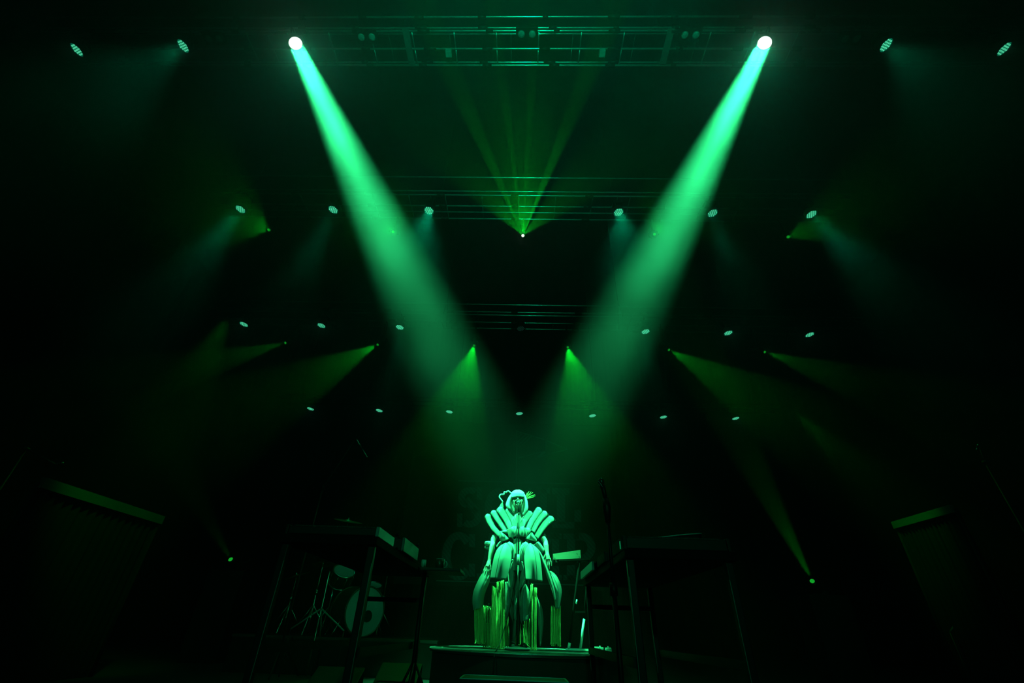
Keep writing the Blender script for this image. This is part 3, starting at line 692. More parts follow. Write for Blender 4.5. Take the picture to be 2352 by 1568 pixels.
# hair
g = MB(); h0 = P(1188.5, 1141, .02)
g.ell(h0+V((0, .01, -.002)), (.088, .108, .094), 28, 18)
hair = g.build('hair', M['hair'], singer)
HH = M['hair']
panel('hair_bangs', [(1185, 1124.2, .05), (1178, 1127.2, .02), (1174, 1132), (1174, 1142.5)], [(1193, 1124.2, .05), (1200, 1127, .02), (1205, 1132), (1204, 1141.0)], HH, dy=-.055, bulge=.066, rows=16, cols=18, thick=.02, ev=.7, arch=2.2)
panel('hair_side', [(1178, 1129, .05), (1170, 1138, .01), (1166.5, 1144), (1163.5, 1151), (1161, 1160), (1164, 1164)], [(1181, 1130, .05), (1177, 1142), (1173.5, 1150), (1174.5, 1160), (1178, 1171)], HH, dy=-.05, bulge=.035, rows=20, cols=10, thick=.05)
panel('hair_side', [(1198, 1130, .05), (1202.5, 1142), (1202.5, 1152), (1200, 1166), (1199, 1180)], [(1201, 1129, .05), (1208, 1138, .01), (1212, 1152), (1213.5, 1168), (1203, 1183)], HH, dy=-.05, bulge=.035, rows=20, cols=10, thick=.05)
panel('hair_back', [(1170, 1140), (1166, 1155), (1168, 1176)], [(1207, 1140), (1210, 1155), (1208, 1178)], HH, dy=.06, bulge=-.03, rows=10, cols=12, thick=.03)
# ------------------------------------------------------------------ microphone on its stand
MY = SY-.26
Q = lambda px, py, dy=0: at(px, py, MY+dy)
bx = Q(1188, 1485); ms = thing('microphone_stand', 'straight round-base microphone stand right in front of the singer', 'microphone stand', (bx.x, MY, RT))
def wt(pts, r, n=12): g = WB(); g.tube(pts, r, n); return g
bt = V((bx.x, MY, RT)); g = WB()
n_ = 40; rr_ = 26*PX*.95
for z, r in ((0, rr_), (.014, rr_), (.024, rr_*.9), (.03, .03)):
    pass
g.add([tuple(bt+V((r*math.cos(2*math.pi*j/n_), r*math.sin(2*math.pi*j/n_), z+.002))) for z, r in ((0, rr_), (.014, rr_), (.024, rr_*.9), (.032, .03)) for j in range(n_)],
      [(i*n_+j, i*n_+(j+1) % n_, (i+1)*n_+(j+1) % n_, (i+1)*n_+j) for i in range(3) for j in range(n_)]+[tuple(range(3*n_, 4*n_)), tuple(range(n_-1, -1, -1))])
g.build('base', M['skirt'], ms)
MB().tube([(rr_*.97*math.cos(2*math.pi*j/40), rr_*.97*math.sin(2*math.pi*j/40), .019) for j in range(40)], .004, 6, closed=True).build('lit_base_rim', M['panel'], ms)  # paler ring stands in for the lit upper edge of the base
tp = Q(1191.6, 1180)
up_ = lambda py: bt.lerp(tp, (Q(1190, py).z-bt.z)/(tp.z-bt.z))
wt([up_(1482), up_(1293)], .0125).build('pole', M['black'], ms)
wt([up_(1295), up_(1273)], .018).build('clutch', M['panel'], ms)
wt([up_(1275), up_(1178)], .009).build('upper_tube', M['black'], ms)
mh = Q(1190.6, 1153, .055)
wt([up_(1182), up_(1176)+V((0, .01, 0))], .013).build('mic_clip', M['black'], ms)
mic = thing('microphone', 'round-grille microphone held by the stand at the singer\'s open mouth', 'microphone', tuple(mh))
d_ = (up_(1178)-mh).normalized()
wt([mh+d_*.02, mh+d_*.05, up_(1178)-d_*.01], [.018, .014, .011]).build('handle', M['black'], mic)
g = WB(); g.ell(mh, (.023, .023, .023), 16, 12); g.build('grille', M['panel'], mic)
cb = [up_(1200)+V((-.015, .01, 0)), up_(1240)+V((-.03, .015, 0)), up_(1300)+V((-.02, .02, 0)), up_(1380)+V((-.07, -.02, 0)), Q(1160, 1440), Q(1147, 1480), V((Q(1144, 1490).x, MY-.3, RT+.01)), V((Q(1144, 1496).x, RC.y-RR+.02, RT+.006)), V((Q(1143, 1500).x, RC.y-RR-.025, RT-.03)), V((Q(1141, 1530).x, RC.y-RR-.03, .2)), V((Q(1132, 1548).x, RC.y-RR-.03, .01))]
tag(MB().tube([V(q) for q in smooth_pl([tuple(p) for p in cb], 40)], .005, 6).build('microphone_cable', M['black']), 'black cable falling from the centre microphone stand and over the riser edge', 'cable')
# ------------------------------------------------------------------ small green moving heads
def make_head():
    """faces -Z; origin at the middle of its lens"""
    root = thing('moving_head_light', '', 'stage light')
    g = MB(); R = .062
    g.tube([(0, 0, -.012), (0, 0, .0), (0, 0, .05), (0, 0, .14), (0, 0, .20), (0, 0, .225)], [.066, .07, .075, .09, .085, .05], 20)
    g.build('head', M['black'], root)
    MB().ell((0, 0, -.012), (.036, .036, .014), 20, 6).build('lens', M['greenlens'], root)
    g = MB(); g.tube([(.115, 0, .09), (.115, 0, .22), (.08, 0, .28), (0, 0, .30), (-.08, 0, .28), (-.115, 0, .22), (-.115, 0, .09)], .014, 8); g.build('yoke', M['black'], root)
    return root
mh0 = make_head(); first = True
def green_head(px, py, D, tx, ty, dD, ang, pw, label, group, z_up=None, stand=None, hot=False, blend=.35):
    global first
    o = mh0 if first else copy_tree(mh0); first = False
    p = at(px, py, D); t = at(tx, ty, D+dD); d = (t-p).normalized()
    orient(o, p, d); o['label'] = label
    if group: o['group'] = group
    if hot:
        for c in o.children:
            if c.name.startswith('lens'): c.data = c.data.copy(); c.data.materials[0] = M['greenhot']
    if z_up: hanger2(o, p-d*.30, z_up)
    if ang: spot(p+d*.03, t, ang, pw, GREEN, blend=blend, r=.03, name='green_beam')
    return o, p, d
def hanger2(root, q, z_up):
    g = WB(); g.box((q.x, q.y, q.z+.05), (.2, .18, .08)); g.build('base', M['black'], root, smooth=False, bevel=.006)
    cy_ = min(CH[round(z_up, 2)], key=lambda y: abs(y-q.y))
    g = WB(); g.tube([(q.x, q.y, q.z+.08), (q.x, q.y, z_up-.03), (q.x, cy_, z_up-.03), (q.x, cy_, z_up+.03)], .022, 8); g.build('drop_pipe', M['black'], root)
G1, G2 = 'green moving heads under the second truss', 'green moving heads under the third truss'
for a_ in [(618, 528, 7.9, 560, 503, -2, 16, 18, 'small green moving head farthest left in the upper green row', G1),
           (903, 532, 7.9, 882, 508, -2, 16, 18, 'small green moving head shining inside the left beam', G1),
           (1503, 538, 7.9, 1530, 503, -2, 16, 14, 'small green moving head at the edge of the right beam', G1),
           (1810, 544, 7.9, 1880, 515, -2, 14, 14, 'small green moving head farthest right in the upper green row', G1)]:
    green_head(*a_, z_up=Z2)
o, p, d = green_head(1201, 541, 7.9, 1201, 470, -4.5, 0, 0, 'star-bright green moving head at the centre, fanning rays upward', G1, z_up=Z2, hot=True)
for tx, ty, ang, pw in ((1085, 400, 14, 150), (1100, 310, 6, 2700), (1166, 280, 4, 3000), (1216, 270, 4, 3400), (1298, 300, 6, 3200), (1330, 420, 14, 90), (1200, 320, 34, 240)):
    spot(p+d*.09, at(tx, ty, 7.9-3.0), ang, pw, GREEN, blend=.6, r=.012, name='green_ray')
for a_ in [(656, 787, 10.9, 420, 850, -2.4, 17, 80, 'green moving head at the far left end of the lower green row', G2),
           (868, 791, 10.9, 640, 910, -2.4, 22, 210, 'green moving head left of the left beam, its fan spreading left', G2),
           (1089, 793, 10.9, 1040, 980, -2.4, 22, 330, 'green moving head right of the left beam, shining steeply down', G2),
           (1304, 797, 10.9, 1350, 980, -2.4, 22, 330, 'green moving head left of the right beam, shining steeply down', G2),
           (1536, 803, 10.9, 1790, 950, -2.4, 22, 210, 'green moving head right of the right beam, its fan spreading right', G2),
           (1756, 808, 10.9, 2000, 890, -2.4, 18, 90, 'green moving head at the far right end of the lower green row', G2)]:
    green_head(*a_, z_up=Z3)
spot(at(1536, 803, 10.9), at(1740, 1075, 8.6), 4, 450, GREEN, blend=.7, r=.02, name='green_ray')
def floor_head(px, py, D, tx, ty, dD, ang, pw, label, case_label):
    o, p, d = green_head(px, py, D, tx, ty, dD, ang, pw, label, None)
    q = p-d*.30; top = q.z-.04
    g = WB(); g.box((q.x, q.y, top+.04), (.22, .22, .08)); g.build('base', M['black'], o, smooth=False, bevel=.006)
    c = thing('road_case', case_label, 'road case', (q.x, q.y, 0))
    MB().box((0, 0, top/2), (.6, .5, top)).build('body', M['black'], c, smooth=False, bevel=.008)
    for sx_ in (-1, 1):
        for sy_ in (-1, 1): MB().bar((sx_*.3, sy_*.25, 0), (sx_*.3, sy_*.25, top), .02).build('corner_edge', M['black'], c, smooth=False)
    MB().box((0, -.262, top*.75), (.14, .02, .08)).build('latch', M['black'], c, smooth=False)
floor_head(1866, 1335, 8.2, 1700, 1010, -2.2, 10, 330, 'green moving head low on the right, throwing its beam up and left', 'black road case under the low green light on the right')
floor_head(530, 1285, 8.6, 455, 1150, -1.5, 12, 45, 'faint green moving head low on the left', 'black road case under the faint low light on the left')
# ------------------------------------------------------------------ twin blinders and junction boxes on the front truss
def blinder(px, py, label):
    p = atz(px, py, Z1-.06); r = thing('blinder_light', label, 'stage light', tuple(p), 'paired round lamps on the front truss')
    MB().box((0, .0, .07), (.46, .26, .10)).build('housing', M['black'], r, smooth=False, bevel=.01)
    for s_ in (-1, 1):
        g = MB(); g.ell((s_*.115, 0, .01), (.075, .075, .03), 18, 8); l = g.build('lamp', M['panel'], r)
        MB().tube([(s_*.115+.08*math.cos(q/10*math.pi), .08*math.sin(q/10*math.pi), .01) for q in range(20)], .008, 6, closed=True).build('lamp_rim', M['black'], l)
blinder(842, 86, 'pair of round dark lamps on the front truss, right of the left bright light')
blinder(1586, 81, 'pair of round dark lamps on the front truss, left of the right bright light')
blinder(1210, 79, 'pair of round dark lamps at the middle of the front truss')
blinder(1955, 90, 'pair of round dark lamps near the right end of the front truss')
blinder(491, 90, 'pair of round dark lamps near the left end of the front truss')
for px, py, s_ in ((1031, 121, 'left'), (1383, 121, 'right')):
    p = atz(px, py, Z1-.10); r = thing('junction_box', 'small grey box hanging under the front truss, %s of centre' % s_, 'box', tuple(p), 'boxes under the front truss')
    MB().box((0, 0, 0), (.13, .13, .14)).build('box_body', M['panel'], r, smooth=False, bevel=.008)
    MB().bar((0, 0, .06), (0, 0, .3), .03).build('bracket', M['black'], r, smooth=False)
# ------------------------------------------------------------------ right: keyboard with a wooden end on a sloping stand, on the riser
KY = 6.25
K = lambda px, py, d=0: at(px, py, KY+d)
kb = thing('keyboard', 'keyboard with a pale wooden end panel on the stand beside the singer', 'keyboard', tuple(K(1302, 1275)))
def prism(poly, y0, y1, g=None):
    g = g or WB(); n = len(poly); a = [at(x, y, y0) for x, y in poly]; b = [V((p.x, y1, p.z)) for p in a]
    g.add(a+b, [tuple(range(n)), tuple(range(2*n-1, n-1, -1))]+[(i, (i+1) % n, n+(i+1) % n, n+i) for i in range(n)]); return g
ep = prism([(1270, 1271.5), (1333, 1262.5), (1334, 1281.5), (1270, 1284.5)], KY, KY+.03).build('end_panel', M['wood'], kb, smooth=False)
for sx_, sy_ in ((1325, 1270.5), (1274.5, 1281), (1330, 1278)):
    p = K(sx_, sy_); g = WB(); g.tube([p+V((0, -.003, 0)), p+V((0, .004, 0))], .004, 8); g.build('screw', M['black'], ep)
prism([(1274, 1273), (1333, 1264.5), (1333, 1281), (1274, 1283.5)], KY+.031, KY+.75).build('body', M['black'], kb, smooth=False)
g = WB(); p = K(1278, 1291, .1); g.tube([p, p+V((0, 0, .06))], .02, 10); g.build('foot_knob', M['edge'], kb)
kr = thing('keyboard_stand', 'leaning keyboard stand with lit leg ends coloured bright on a flat foot bar', 'stand', tuple(V((K(1335, 1490).x, KY, RT))))
zb = RT+.022
def flr(px, z=zb): p = K(px, 1490); return V((p.x, KY, z))
g = WB(); g.bar(flr(1299), flr(1364), .03, .02); g.build('foot_bar', M['bright'], kr, smooth=False)
g = WB(); g.box(flr(1370, RT+.028), (.075, .08, .055)); g.build('rubber_foot', M['panel'], kr, smooth=False, bevel=.008)
for b_, m_, t_ in (((1305.5), (1308.5, 1476), (1325, 1377)), ((1332.5), (1342, 1421), (1353, 1284))):
    B_ = flr(b_); Mm = K(*m_, 0); Tt = K(*t_, 0)
    top = Tt if b_ > 1310 else K(1331, 1287)
    g = WB(); g.tube([B_, Mm], .0155 if b_ > 1310 else .0175, 10); g.build('lit_leg_part', M['bright'], kr)  # lit lower part of the black leg, put in as a bright piece
    g = WB(); g.tube([Mm, top], .014, 10); g.build('leg', M['blackcloth'], kr)
g = WB(); g.tube([K(1323.6, 1386.5, -.018), K(1325.4, 1376.5, -.018)], .010, 8); g.build('lit_leg_end', M['bright'], kr)  # bright bit standing for the leg's lit upper end
g = WB(); g.bar(K(1284, 1286.5), K(1354, 1284.5), .06, .02); g.build('top_bar', M['blackcloth'], kr, smooth=False)
g = WB(); g.bar(K(1320, 1405), K(1344, 1405), .03, .02); g.build('cross_bar', M['blackcloth'], kr, smooth=False)
# pedals on the riser
for px, s_ in ((1378, 'behind the rubber foot of the keyboard stand'), (1396, 'nearest the right rim of the riser')):
    p = at(px, 1486, 6.45); p.z = RT
    r = thing('effect_pedal', 'small effect pedal on the riser, '+s_, 'pedal', tuple(p), 'effect pedals')
    MB().box((0, 0, .025), (.075, .11, .045)).build('body', M['panel'], r, smooth=False, bevel=.008); MB().tube([(0, -.02, .045), (0, -.02, .062)], .012, 8).build('switch', M['edge'], r)
# ------------------------------------------------------------------ long dark keyboard tables near the camera
def table(name_side, corners, Yn, Yf, legs, label, top_t=.05, tops=None):
    """corners: near-left, near-right pixel of the table's front top edge"""
    (xl, yl), (xr_, yr) = corners
    a, b = at(xl, yl, Yn), at(xr_, yr, Yn); z = (a.z+b.z)/2
    r = thing('keyboard_table', label, 'table', ((a.x+b.x)/2, (Yn+Yf)/2, 0))
    g = WB(); g.box(((a.x+b.x)/2, (Yn+Yf)/2, z-top_t/2), (b.x-a.x, Yf-Yn, top_t)); g.build('table_top', M['blackcloth'], r, smooth=False, bevel=.005)
    for x, y in legs:
        X = a.x+(b.x-a.x)*x; Y = Yn+(Yf-Yn)*y
        g = WB(); g.bar((X, Y, 0), (X, Y, z-top_t), .045, .045); l = g.build('leg', M['black'], r, smooth=False, bevel=.006)
        g = WB(); g.bar((X-.022*(1 if X > 0 else -1), Y-.024, .3), (X-.022*(1 if X > 0 else -1), Y-.024, z-top_t-.1), .003, .003); g.build('leg_highlight', M['panel'], l, smooth=False)  # pale strip down the leg drawn as its highlight
    for x in (0.03, .97):
        X = a.x+(b.x-a.x)*x
        g = WB(); g.bar((X, Yn+.08, .45), (X, Yf-.08, .45), .03, .05); g.build('side_rail', M['black'], r, smooth=False)
    g = WB(); g.bar((a.x+.03, Yf-.06, .80), (b.x-.03, Yf-.06, .80), .03, .04); g.build('cross_rail', M['black'], r, smooth=False)
    return r, a.x, b.x, z
def synth(x0, x1, y0, y1, z, h, label, cheek_x, m, s_=1, grp=None):
    r = thing('synthesizer', label, 'keyboard', ((x0+x1)/2, (y0+y1)/2, z), grp)
    L = MB().box((0, 0, h/2+.004), (x1-x0-.04, y1-y0, h)).build('body', M['black'], r, smooth=False, bevel=.006)
    w_ = (x1-x0)/2
    for k in (-1, 1):
        MB().box((k*(w_-.01), 0, h/2+.006), (.02, y1-y0+.01, h+.01)).build('end_cheek', m if k == cheek_x else M['black'], r, smooth=False, bevel=.003)
    g = MB()
    n = int((x1-x0-.08)/.024)
    for i in range(n): g.box((-w_+.05+i*.024, -(y1-y0)/2+.09, h+.008), (.021, .13, .012))
    g.build('keys', M['skirt'], r, smooth=False)
    g = MB()
    for i in range(9): g.tube([(-w_+.1+i*.07, .06, h), (-w_+.1+i*.07, .06, h+.02)], .010, 8)
    g.build('knobs', M['black'], r)
    return r
RTt, rx0, rx1, rz = table('right', ((1434, 1259), (1692, 1268)), 3.0, 5.1, [(.06, .97), (.94, .97), (.06, .03), (.94, .03)], 'long black table of keyboards right of the tall microphone stand')
synth(rx0-.0, rx1-.02, 3.02, 3.42, rz, .068, 'black synthesizer across the near end of the right table', -1, M['skirt'], grp='synthesizers on the right table')
synth(rx0-.02, rx1-.06, 3.62, 3.98, rz, .06, 'black synthesizer in the middle of the right table', -1, M['skirt'], grp='synthesizers on the right table')
synth(rx0-.04, rx1-.04, 4.15, 4.95, rz, .055, 'large synthesizer with a pale end panel at the far end of the right table', -1, M['panel'], grp='synthesizers on the right table')
p = at(1428, 1247, 3.0); t = thing('tape_label', 'small bright blank tape strip on the end of the near right synthesizer', 'label', (rx0-.003, 3.10, rz+.035))
MB().box((0, 0, 0), (.003, .02, .045)).build('strip', M['bright'], t, smooth=False)
# thin plate of unclear use on the right table
a, b, c = at(1467, 1236.5, 3.3), at(1530, 1232.5, 3.3), at(1611, 1225, 3.3)
l = thing('curved_plate', 'thin dark curved tray with a lit upper edge on the right table', 'plate', tuple(b))
g = WB(); pts = smooth_pl([tuple(a), tuple(b), tuple(at(1570, 1227.5, 3.3)), tuple(c)], 14); vv = []
zt_ = rz+.075
for q in pts: vv += [V(q), V((q[0], q[1]+.02, zt_)), V((q[0], q[1]+.03, zt_)), V((q[0], q[1]+.012, q[2]))]
fs = [(i*4+j, i*4+(j+1) % 4, i*4+4+(j+1) % 4, i*4+4+j) for i in range(13) for j in range(4)]+[(0, 1, 2, 3), (52, 53, 54, 55)]
g.add(vv, fs); g.build('sheet', M['black'], l)
g = WB(); g.tube([V(q)+V((0, -.003, 0)) for q in pts], .003, 6); g.build('lit_edge', M['edge'], l)  # pale tube drawn where the edge catches light
# left table
LTt, lx0, lx1, lz = table('left', ((640, 1232), (868, 1224)), 3.0, 5.0, [(.06, .97), (.94, .97), (.06, .03), (.94, .03)], 'long black table of keyboards in front of the drum kit')
synth(lx0+.02, lx1+.0, 3.02, 3.42, lz, .05, 'black synthesizer with a grey end panel at the near end of the left table', 1, M['panel'], grp='synthesizers on the left table')
synth(lx0+.03, lx1+.03, 3.62, 4.16, lz, .085, 'taller black synthesizer behind the near one on the left table', 1, M['panel_dim'], grp='synthesizers on the left table')
# side shelf with mugs
a, b = at(951, 1296, 4.6), at(1062, 1322, 4.6)
sh = thing('side_shelf', 'thin dark shelf on a pole running from the left table towards the singer', 'shelf', ((a.x+b.x)/2, 4.6, 0)); sz = (a.z+b.z)/2
g = WB(); g.box(((a.x+b.x)/2, 4.6, sz-.012), (b.x-a.x, .4, .024)); g.build('board', M['black'], sh, smooth=False, bevel=.004)
g = WB(); g.tube([((a.x+b.x)/2-.12, 4.6, 0), ((a.x+b.x)/2-.12, 4.6, sz-.024)], .02, 10); g.build('pole', M['black'], sh)
for k in range(3):
    q = k*2.1+.5; c0 = V(((a.x+b.x)/2-.12, 4.6, .35)); g = WB(); g.tube([c0, V((c0.x+.2*math.cos(q), c0.y+.2*math.sin(q), .012))], .011, 8); g.build('leg', M['black'], sh)
def mug(px, label, r_, h_, handle, group):
    p = at(px, 1300, 4.55); t = thing('mug' if handle else 'drinking_glass', label, 'cup', (p.x, 4.55, sz+.001), group)
    g = MB(); n = 20; pr = [(0, r_*.92), (h_*.5, r_), (h_, r_), (h_, r_-.006), (.01, r_-.01)]
    g.add([(q[1]*math.cos(2*math.pi*j/n), q[1]*math.sin(2*math.pi*j/n), q[0]) for q in pr for j in range(n)],
          [(i*n+j, i*n+(j+1) % n, (i+1)*n+(j+1) % n, (i+1)*n+j) for i in range(4) for j in range(n)]+[tuple(range(n-1, -1, -1)), tuple(range(4*n, 5*n))])
    g.build('cup_wall', M['drumshell'] if handle else M['glass'], t)
    MB().tube([(r_*math.cos(2*math.pi*j/n), r_*math.sin(2*math.pi*j/n), h_) for j in range(n)], .0022, 5, closed=True).build('rim', M['glass'], t)
    if handle: MB().tube([(r_+.028*math.sin(q/8*math.pi)-.002, 0, h_*.5+h_*.34*math.cos(q/8*math.pi)) for q in range(9)], .005, 6).build('handle', M['glass'], t)
mug(972, 'small clear glass at the left end of the side shelf', .022, .075, False, None)
mug(1010, 'dark mug with a thin handle on the side shelf', .040, .085, True, None)
# ------------------------------------------------------------------ tall microphone stand on the right, and boom stands
def stand_straight(px_t, py_t, px_b, Y, label, rb=.15, m=None, w_=.016):
    t_ = at(px_t, py_t, Y); b_ = V((t_.x, Y, 0)); r = thing('microphone_stand', label, 'microphone stand', tuple(b_))
    g = WB(); g.tube([b_+V((0, 0, .02)), V((b_.x, Y, t_.z*.55))], w_, 12); g.build('lower_tube', M['black'], r)
    g = WB(); g.tube([V((b_.x, Y, t_.z*.55)), t_-V((0, 0, .22))], w_*.75, 12); g.build('upper_tube', M['black'], r)
    g = WB(); g.tube([V((b_.x, Y, t_.z*.53)), V((b_.x, Y, t_.z*.58))], w_*1.5, 12); g.build('clutch', M['black'], r)
    for k in range(3):
        q = k*2.094+.3; g = WB(); g.tube([V((b_.x, Y, .30)), V((b_.x+.30*math.cos(q), Y+.30*math.sin(q), .012))], .012, 8); g.build('leg', M['black'], r)
    return r, t_
r, t_ = stand_straight(1389, 1112, 1424, 3.2, 'tall black microphone stand between the singer and the right table')
g = WB(); g.tube([t_-V((0, 0, .26)), t_-V((0, 0, .16)), t_-V((.004, 0, .10))], [.018, .030, .022], 12); g.build('clip', M['black'], r)
mc_ = thing('microphone', 'microphone on the tall stand right of the singer', 'microphone', tuple(t_))
g = WB(); g.tube([t_-V((0, 0, .12)), t_-V((.01, 0, .05)), t_-V((.018, 0, .01))], [.014, .016, .02], 12); g.build('handle', M['black'], mc_)
g = WB(); g.ell(t_+V((-.024, 0, .018)), (.024, .024, .028), 14, 10); g.build('grille', M['drumshell'], mc_)
g = WB(); g.tube([t_+V((-.047, -.01, .02)), t_+V((-.034, -.018, .0)), t_+V((-.022, -.02, -.022))], .0028, 6); g.build('band', M['glass'], mc_)
def boom(base_x, Y, joint, tip_a, tip_b, label, mlabel, lit=True):
    J = at(*joint, Y); A = at(*tip_a, Y); B = at(*tip_b, Y); X = J.x
    r = thing('boom_stand', label, 'microphone stand', (X, Y, 0))
    g = WB(); g.tube([V((X, Y, .05)), J], .013, 10); g.build('pole', M['black'], r)
    g = WB(); g.tube([J+(J-A)*.18, A], .009, 8); g.build('boom_arm', M['black'], r)
    g = WB(); g.tube([J-V((0, .03, 0)), J+V((0, .03, 0))], .022, 8); g.build('joint', M['black'], r)
    for k in range(3):
        q = k*2.094+.8; g = WB(); g.tube([V((X, Y, .32)), V((X+.32*math.cos(q), Y+.32*math.sin(q), .012))], .010, 8); g.build('leg', M['black'], r)
    m_ = thing('microphone', mlabel, 'microphone', tuple(A))
    g = WB(); u = (B-A).normalized(); g.tube([A, A+(B-A)*.38], [.011, .011], 10); g.build('handle', M['chrome'], m_)
    g = WB(); g.tube([A+(B-A)*.38, A+(B-A)*.55], .013, 10); g.build('collar', M['black'], m_)
    g = WB(); g.tube([A+(B-A)*.55, B], .011, 10); g.build('capsule', M['chrome'], m_)
boom(0, 6.9, (742, 1118), (818, 1007), (843, 1049), 'tall boom stand rising behind the left table', 'slim microphone tilted at the top of the boom above the drums')
boom(0, 5.2, (60, 1030), (128, 1066), (146, 1062), 'boom stand at the far left edge of the picture', 'small microphone on the far left boom')
boom(0, 6.2, (2262, 1060), (2247, 1018), (2243, 1034), 'boom stand at the far right edge of the picture', 'small microphone on the far right boom')
# ------------------------------------------------------------------ drum kit behind the left table
DY = 7.6
kc = at(838, 1403, DY); RZ = kc.z-.325
dr = thing('drum_riser', 'low black platform carrying the drum kit', 'platform', (kc.x-.3, DY+.9, 0))
MB().box((0, 0, RZ/2), (2.9, 2.2, RZ)).build('deck', M['black'], dr, smooth=False, bevel=.01)
MB().bar((-1.45, -1.102, RZ-.02), (1.45, -1.102, RZ-.02), .004, .03).build('front_trim', M['skirt'], dr, smooth=False)
def drum(name, c, axis, R, L, label, headm, hoopm, port=None, stand=None):
    ax = V(axis).normalized(); r = thing(name, label, 'drum', tuple(c))
    q = ax.to_track_quat('Z', 'Y').to_matrix(); n = 40
    def ring(rad, h): return [V(c)+q @ V((rad*math.cos(2*math.pi*j/n), rad*math.sin(2*math.pi*j/n), h)) for j in range(n)]
    g = WB(); g.add(ring(R, -L)+ring(R, 0), [(j, (j+1) % n, n+(j+1) % n, n+j) for j in range(n)]); g.build('shell', M['drumshell'], r)
    g = WB(); g.add(ring(R*.985, .004)+[V(c)+ax*.006], [(j, (j+1) % n, n) for j in range(n)]); hd = g.build('drum_head', headm, r)
    g = WB(); g.add(ring(R*.985, -L-.004), [tuple(range(n))]); g.build('rear_head', M['black'], r)
    for h in (.004, -L-.004):
        g = WB(); g.tube(ring(R+.006, h), .013, 8, closed=True); g.build('hoop', hoopm, r)
    for k in range(8):
        a_ = 2*math.pi*k/8+.2; o1 = V(c)+q @ V(((R+.018)*math.cos(a_), (R+.018)*math.sin(a_), -.01)); g = WB(); g.tube([o1, o1-ax*(L*.8)], .005, 5); g.build('tension_rod', M['chrome'], r)
    if port:
        px_, py_, pr_ = port; pc = V(c)+q @ V((px_, py_, .008))
        g = WB(); g.add([pc+q @ V((pr_*math.cos(2*math.pi*j/24), pr_*math.sin(2*math.pi*j/24), 0)) for j in range(24)], [tuple(range(24))]); g.build('port_hole', M['black'], hd)
    return r
axk = V((.74, -.67, 0)); axq = axk.normalized().to_track_quat('Z', 'Y').to_matrix()
pc = at(853, 1415, DY-.05)-kc; lp = axq.transposed() @ pc
kd = drum('kick_drum', kc, axk, .315, .42, 'kick drum with a pale front head and a round dark port hole', M['drumhead'], M['drumshell'], port=(lp.x*1.2, lp.y, .078))
for s_ in (-1, 1):
    side = axk.cross(V((0, 0, 1))).normalized()*s_; p_ = kc-axk.normalized()*.08+side*.3
    g = WB(); g.tube([p_+V((0, 0, -.1)), V((p_.x+side.x*.12, p_.y+side.y*.12, RZ+.01))], .008, 6); g.build('spur', M['chrome'], kd)
def legs3(r, c, h, R, m):
    for k in range(3):
        q = k*2.094+.4; g = WB(); g.tube([V((c.x, c.y, RZ+h)), V((c.x+R*math.cos(q), c.y+R*math.sin(q), RZ+.01))], .008, 6); g.build('leg', m, r)
ft = at(790, 1312, DY+.2); tr = drum('floor_tom', ft, (.35, -.5, .8), .16, .20, 'small tom with a pale lit head behind the table legs', M['drumhead'], M['chrome'])
g = WB(); q_ = V((ft.x-.05, ft.y+.28, 0)); g.tube([ft+V((-.03, .06, -.14)), V((q_.x, q_.y, ft.z-.3)), V((q_.x, q_.y, RZ+.02))], .012, 8); g.build('stand_pole', M['chrome'], tr); legs3(tr, q_, .3, .28, M['chrome'])
sn = at(853, 1345, DY+.85); sr = drum('snare_drum', sn, (.1, -.35, .93), .17, .13, 'snare drum just above the kick drum', M['drumhead'], M['chrome'])
g = WB(); g.tube([sn+V((0, .04, -.13)), V((sn.x, sn.y+.03, RZ+.02))], .014, 8); g.build('stand_pole', M['chrome'], sr); legs3(sr, sn+V((0, .03, 0)), .22, .26, M['chrome'])
def cymbal(px, py, Y, R, tilt, label, rod_m, pole_px=None):
    c = at(px, py, Y); r = thing('cymbal_stand', label, 'cymbal', (c.x, Y, RZ)); n = 40
    q = V(tilt).normalized().to_track_quat('Z', 'Y').to_matrix(); pr = [(.012, .022), (.05, .018), (.06, .008), (R*.6, .004), (R, -.004)]
    g = WB(); g.add([c+q @ V((a_[0]*math.cos(2*math.pi*j/n), a_[0]*math.sin(2*math.pi*j/n), a_[1])) for a_ in pr for j in range(n)],
                    [(i*n+j, i*n+(j+1) % n, (i+1)*n+(j+1) % n, (i+1)*n+j) for i in range(4) for j in range(n)]); g.build('cymbal', M['brass'], r)
    g = WB(); g.tube([c+q @ V((0, 0, .05)), c-V((0, 0, .06)), V((c.x, c.y, c.z*.6+RZ*.4))], .009, 8); g.build('upper_rod', rod_m, r)
    g = WB(); g.tube([V((c.x, c.y, c.z*.6+RZ*.4)), V((c.x, c.y, RZ+.05))], .013, 8); g.build('pole', rod_m, r)
    g = WB(); g.tube([V((c.x, c.y, c.z*.6+RZ*.4-.03)), V((c.x, c.y, c.z*.6+RZ*.4+.03))], .02, 8); g.build('wing_clamp', M['chrome'], r)
    for k in range(3):
        a_ = k*2.094+.7; g = WB(); g.tube([V((c.x, c.y, RZ+.38)), V((c.x+.30*math.cos(a_), c.y+.30*math.sin(a_), RZ+.012))], .009, 6); g.build('leg', rod_m, r)
cymbal(800, 1196, DY+.3, .24, (.15, -.2, .97), 'cymbal on a tall stand just above the left table', M['chrome'])
cymbal(742, 1296, DY-.1, .17, (-.12, .1, .98), 'hi-hat cymbal catching green light left of the kick drum', M['chrome'])
cymbal(682, 1322, DY+.1, .20, (-.3, -.2, .93), 'leftmost cymbal of the drum kit, low behind the table legs', M['chrome'])
cymbal(890, 1318, DY+1.1, .15, (.1, -.1, .98), 'small cymbal on the right side of the drum kit', M['chrome'])
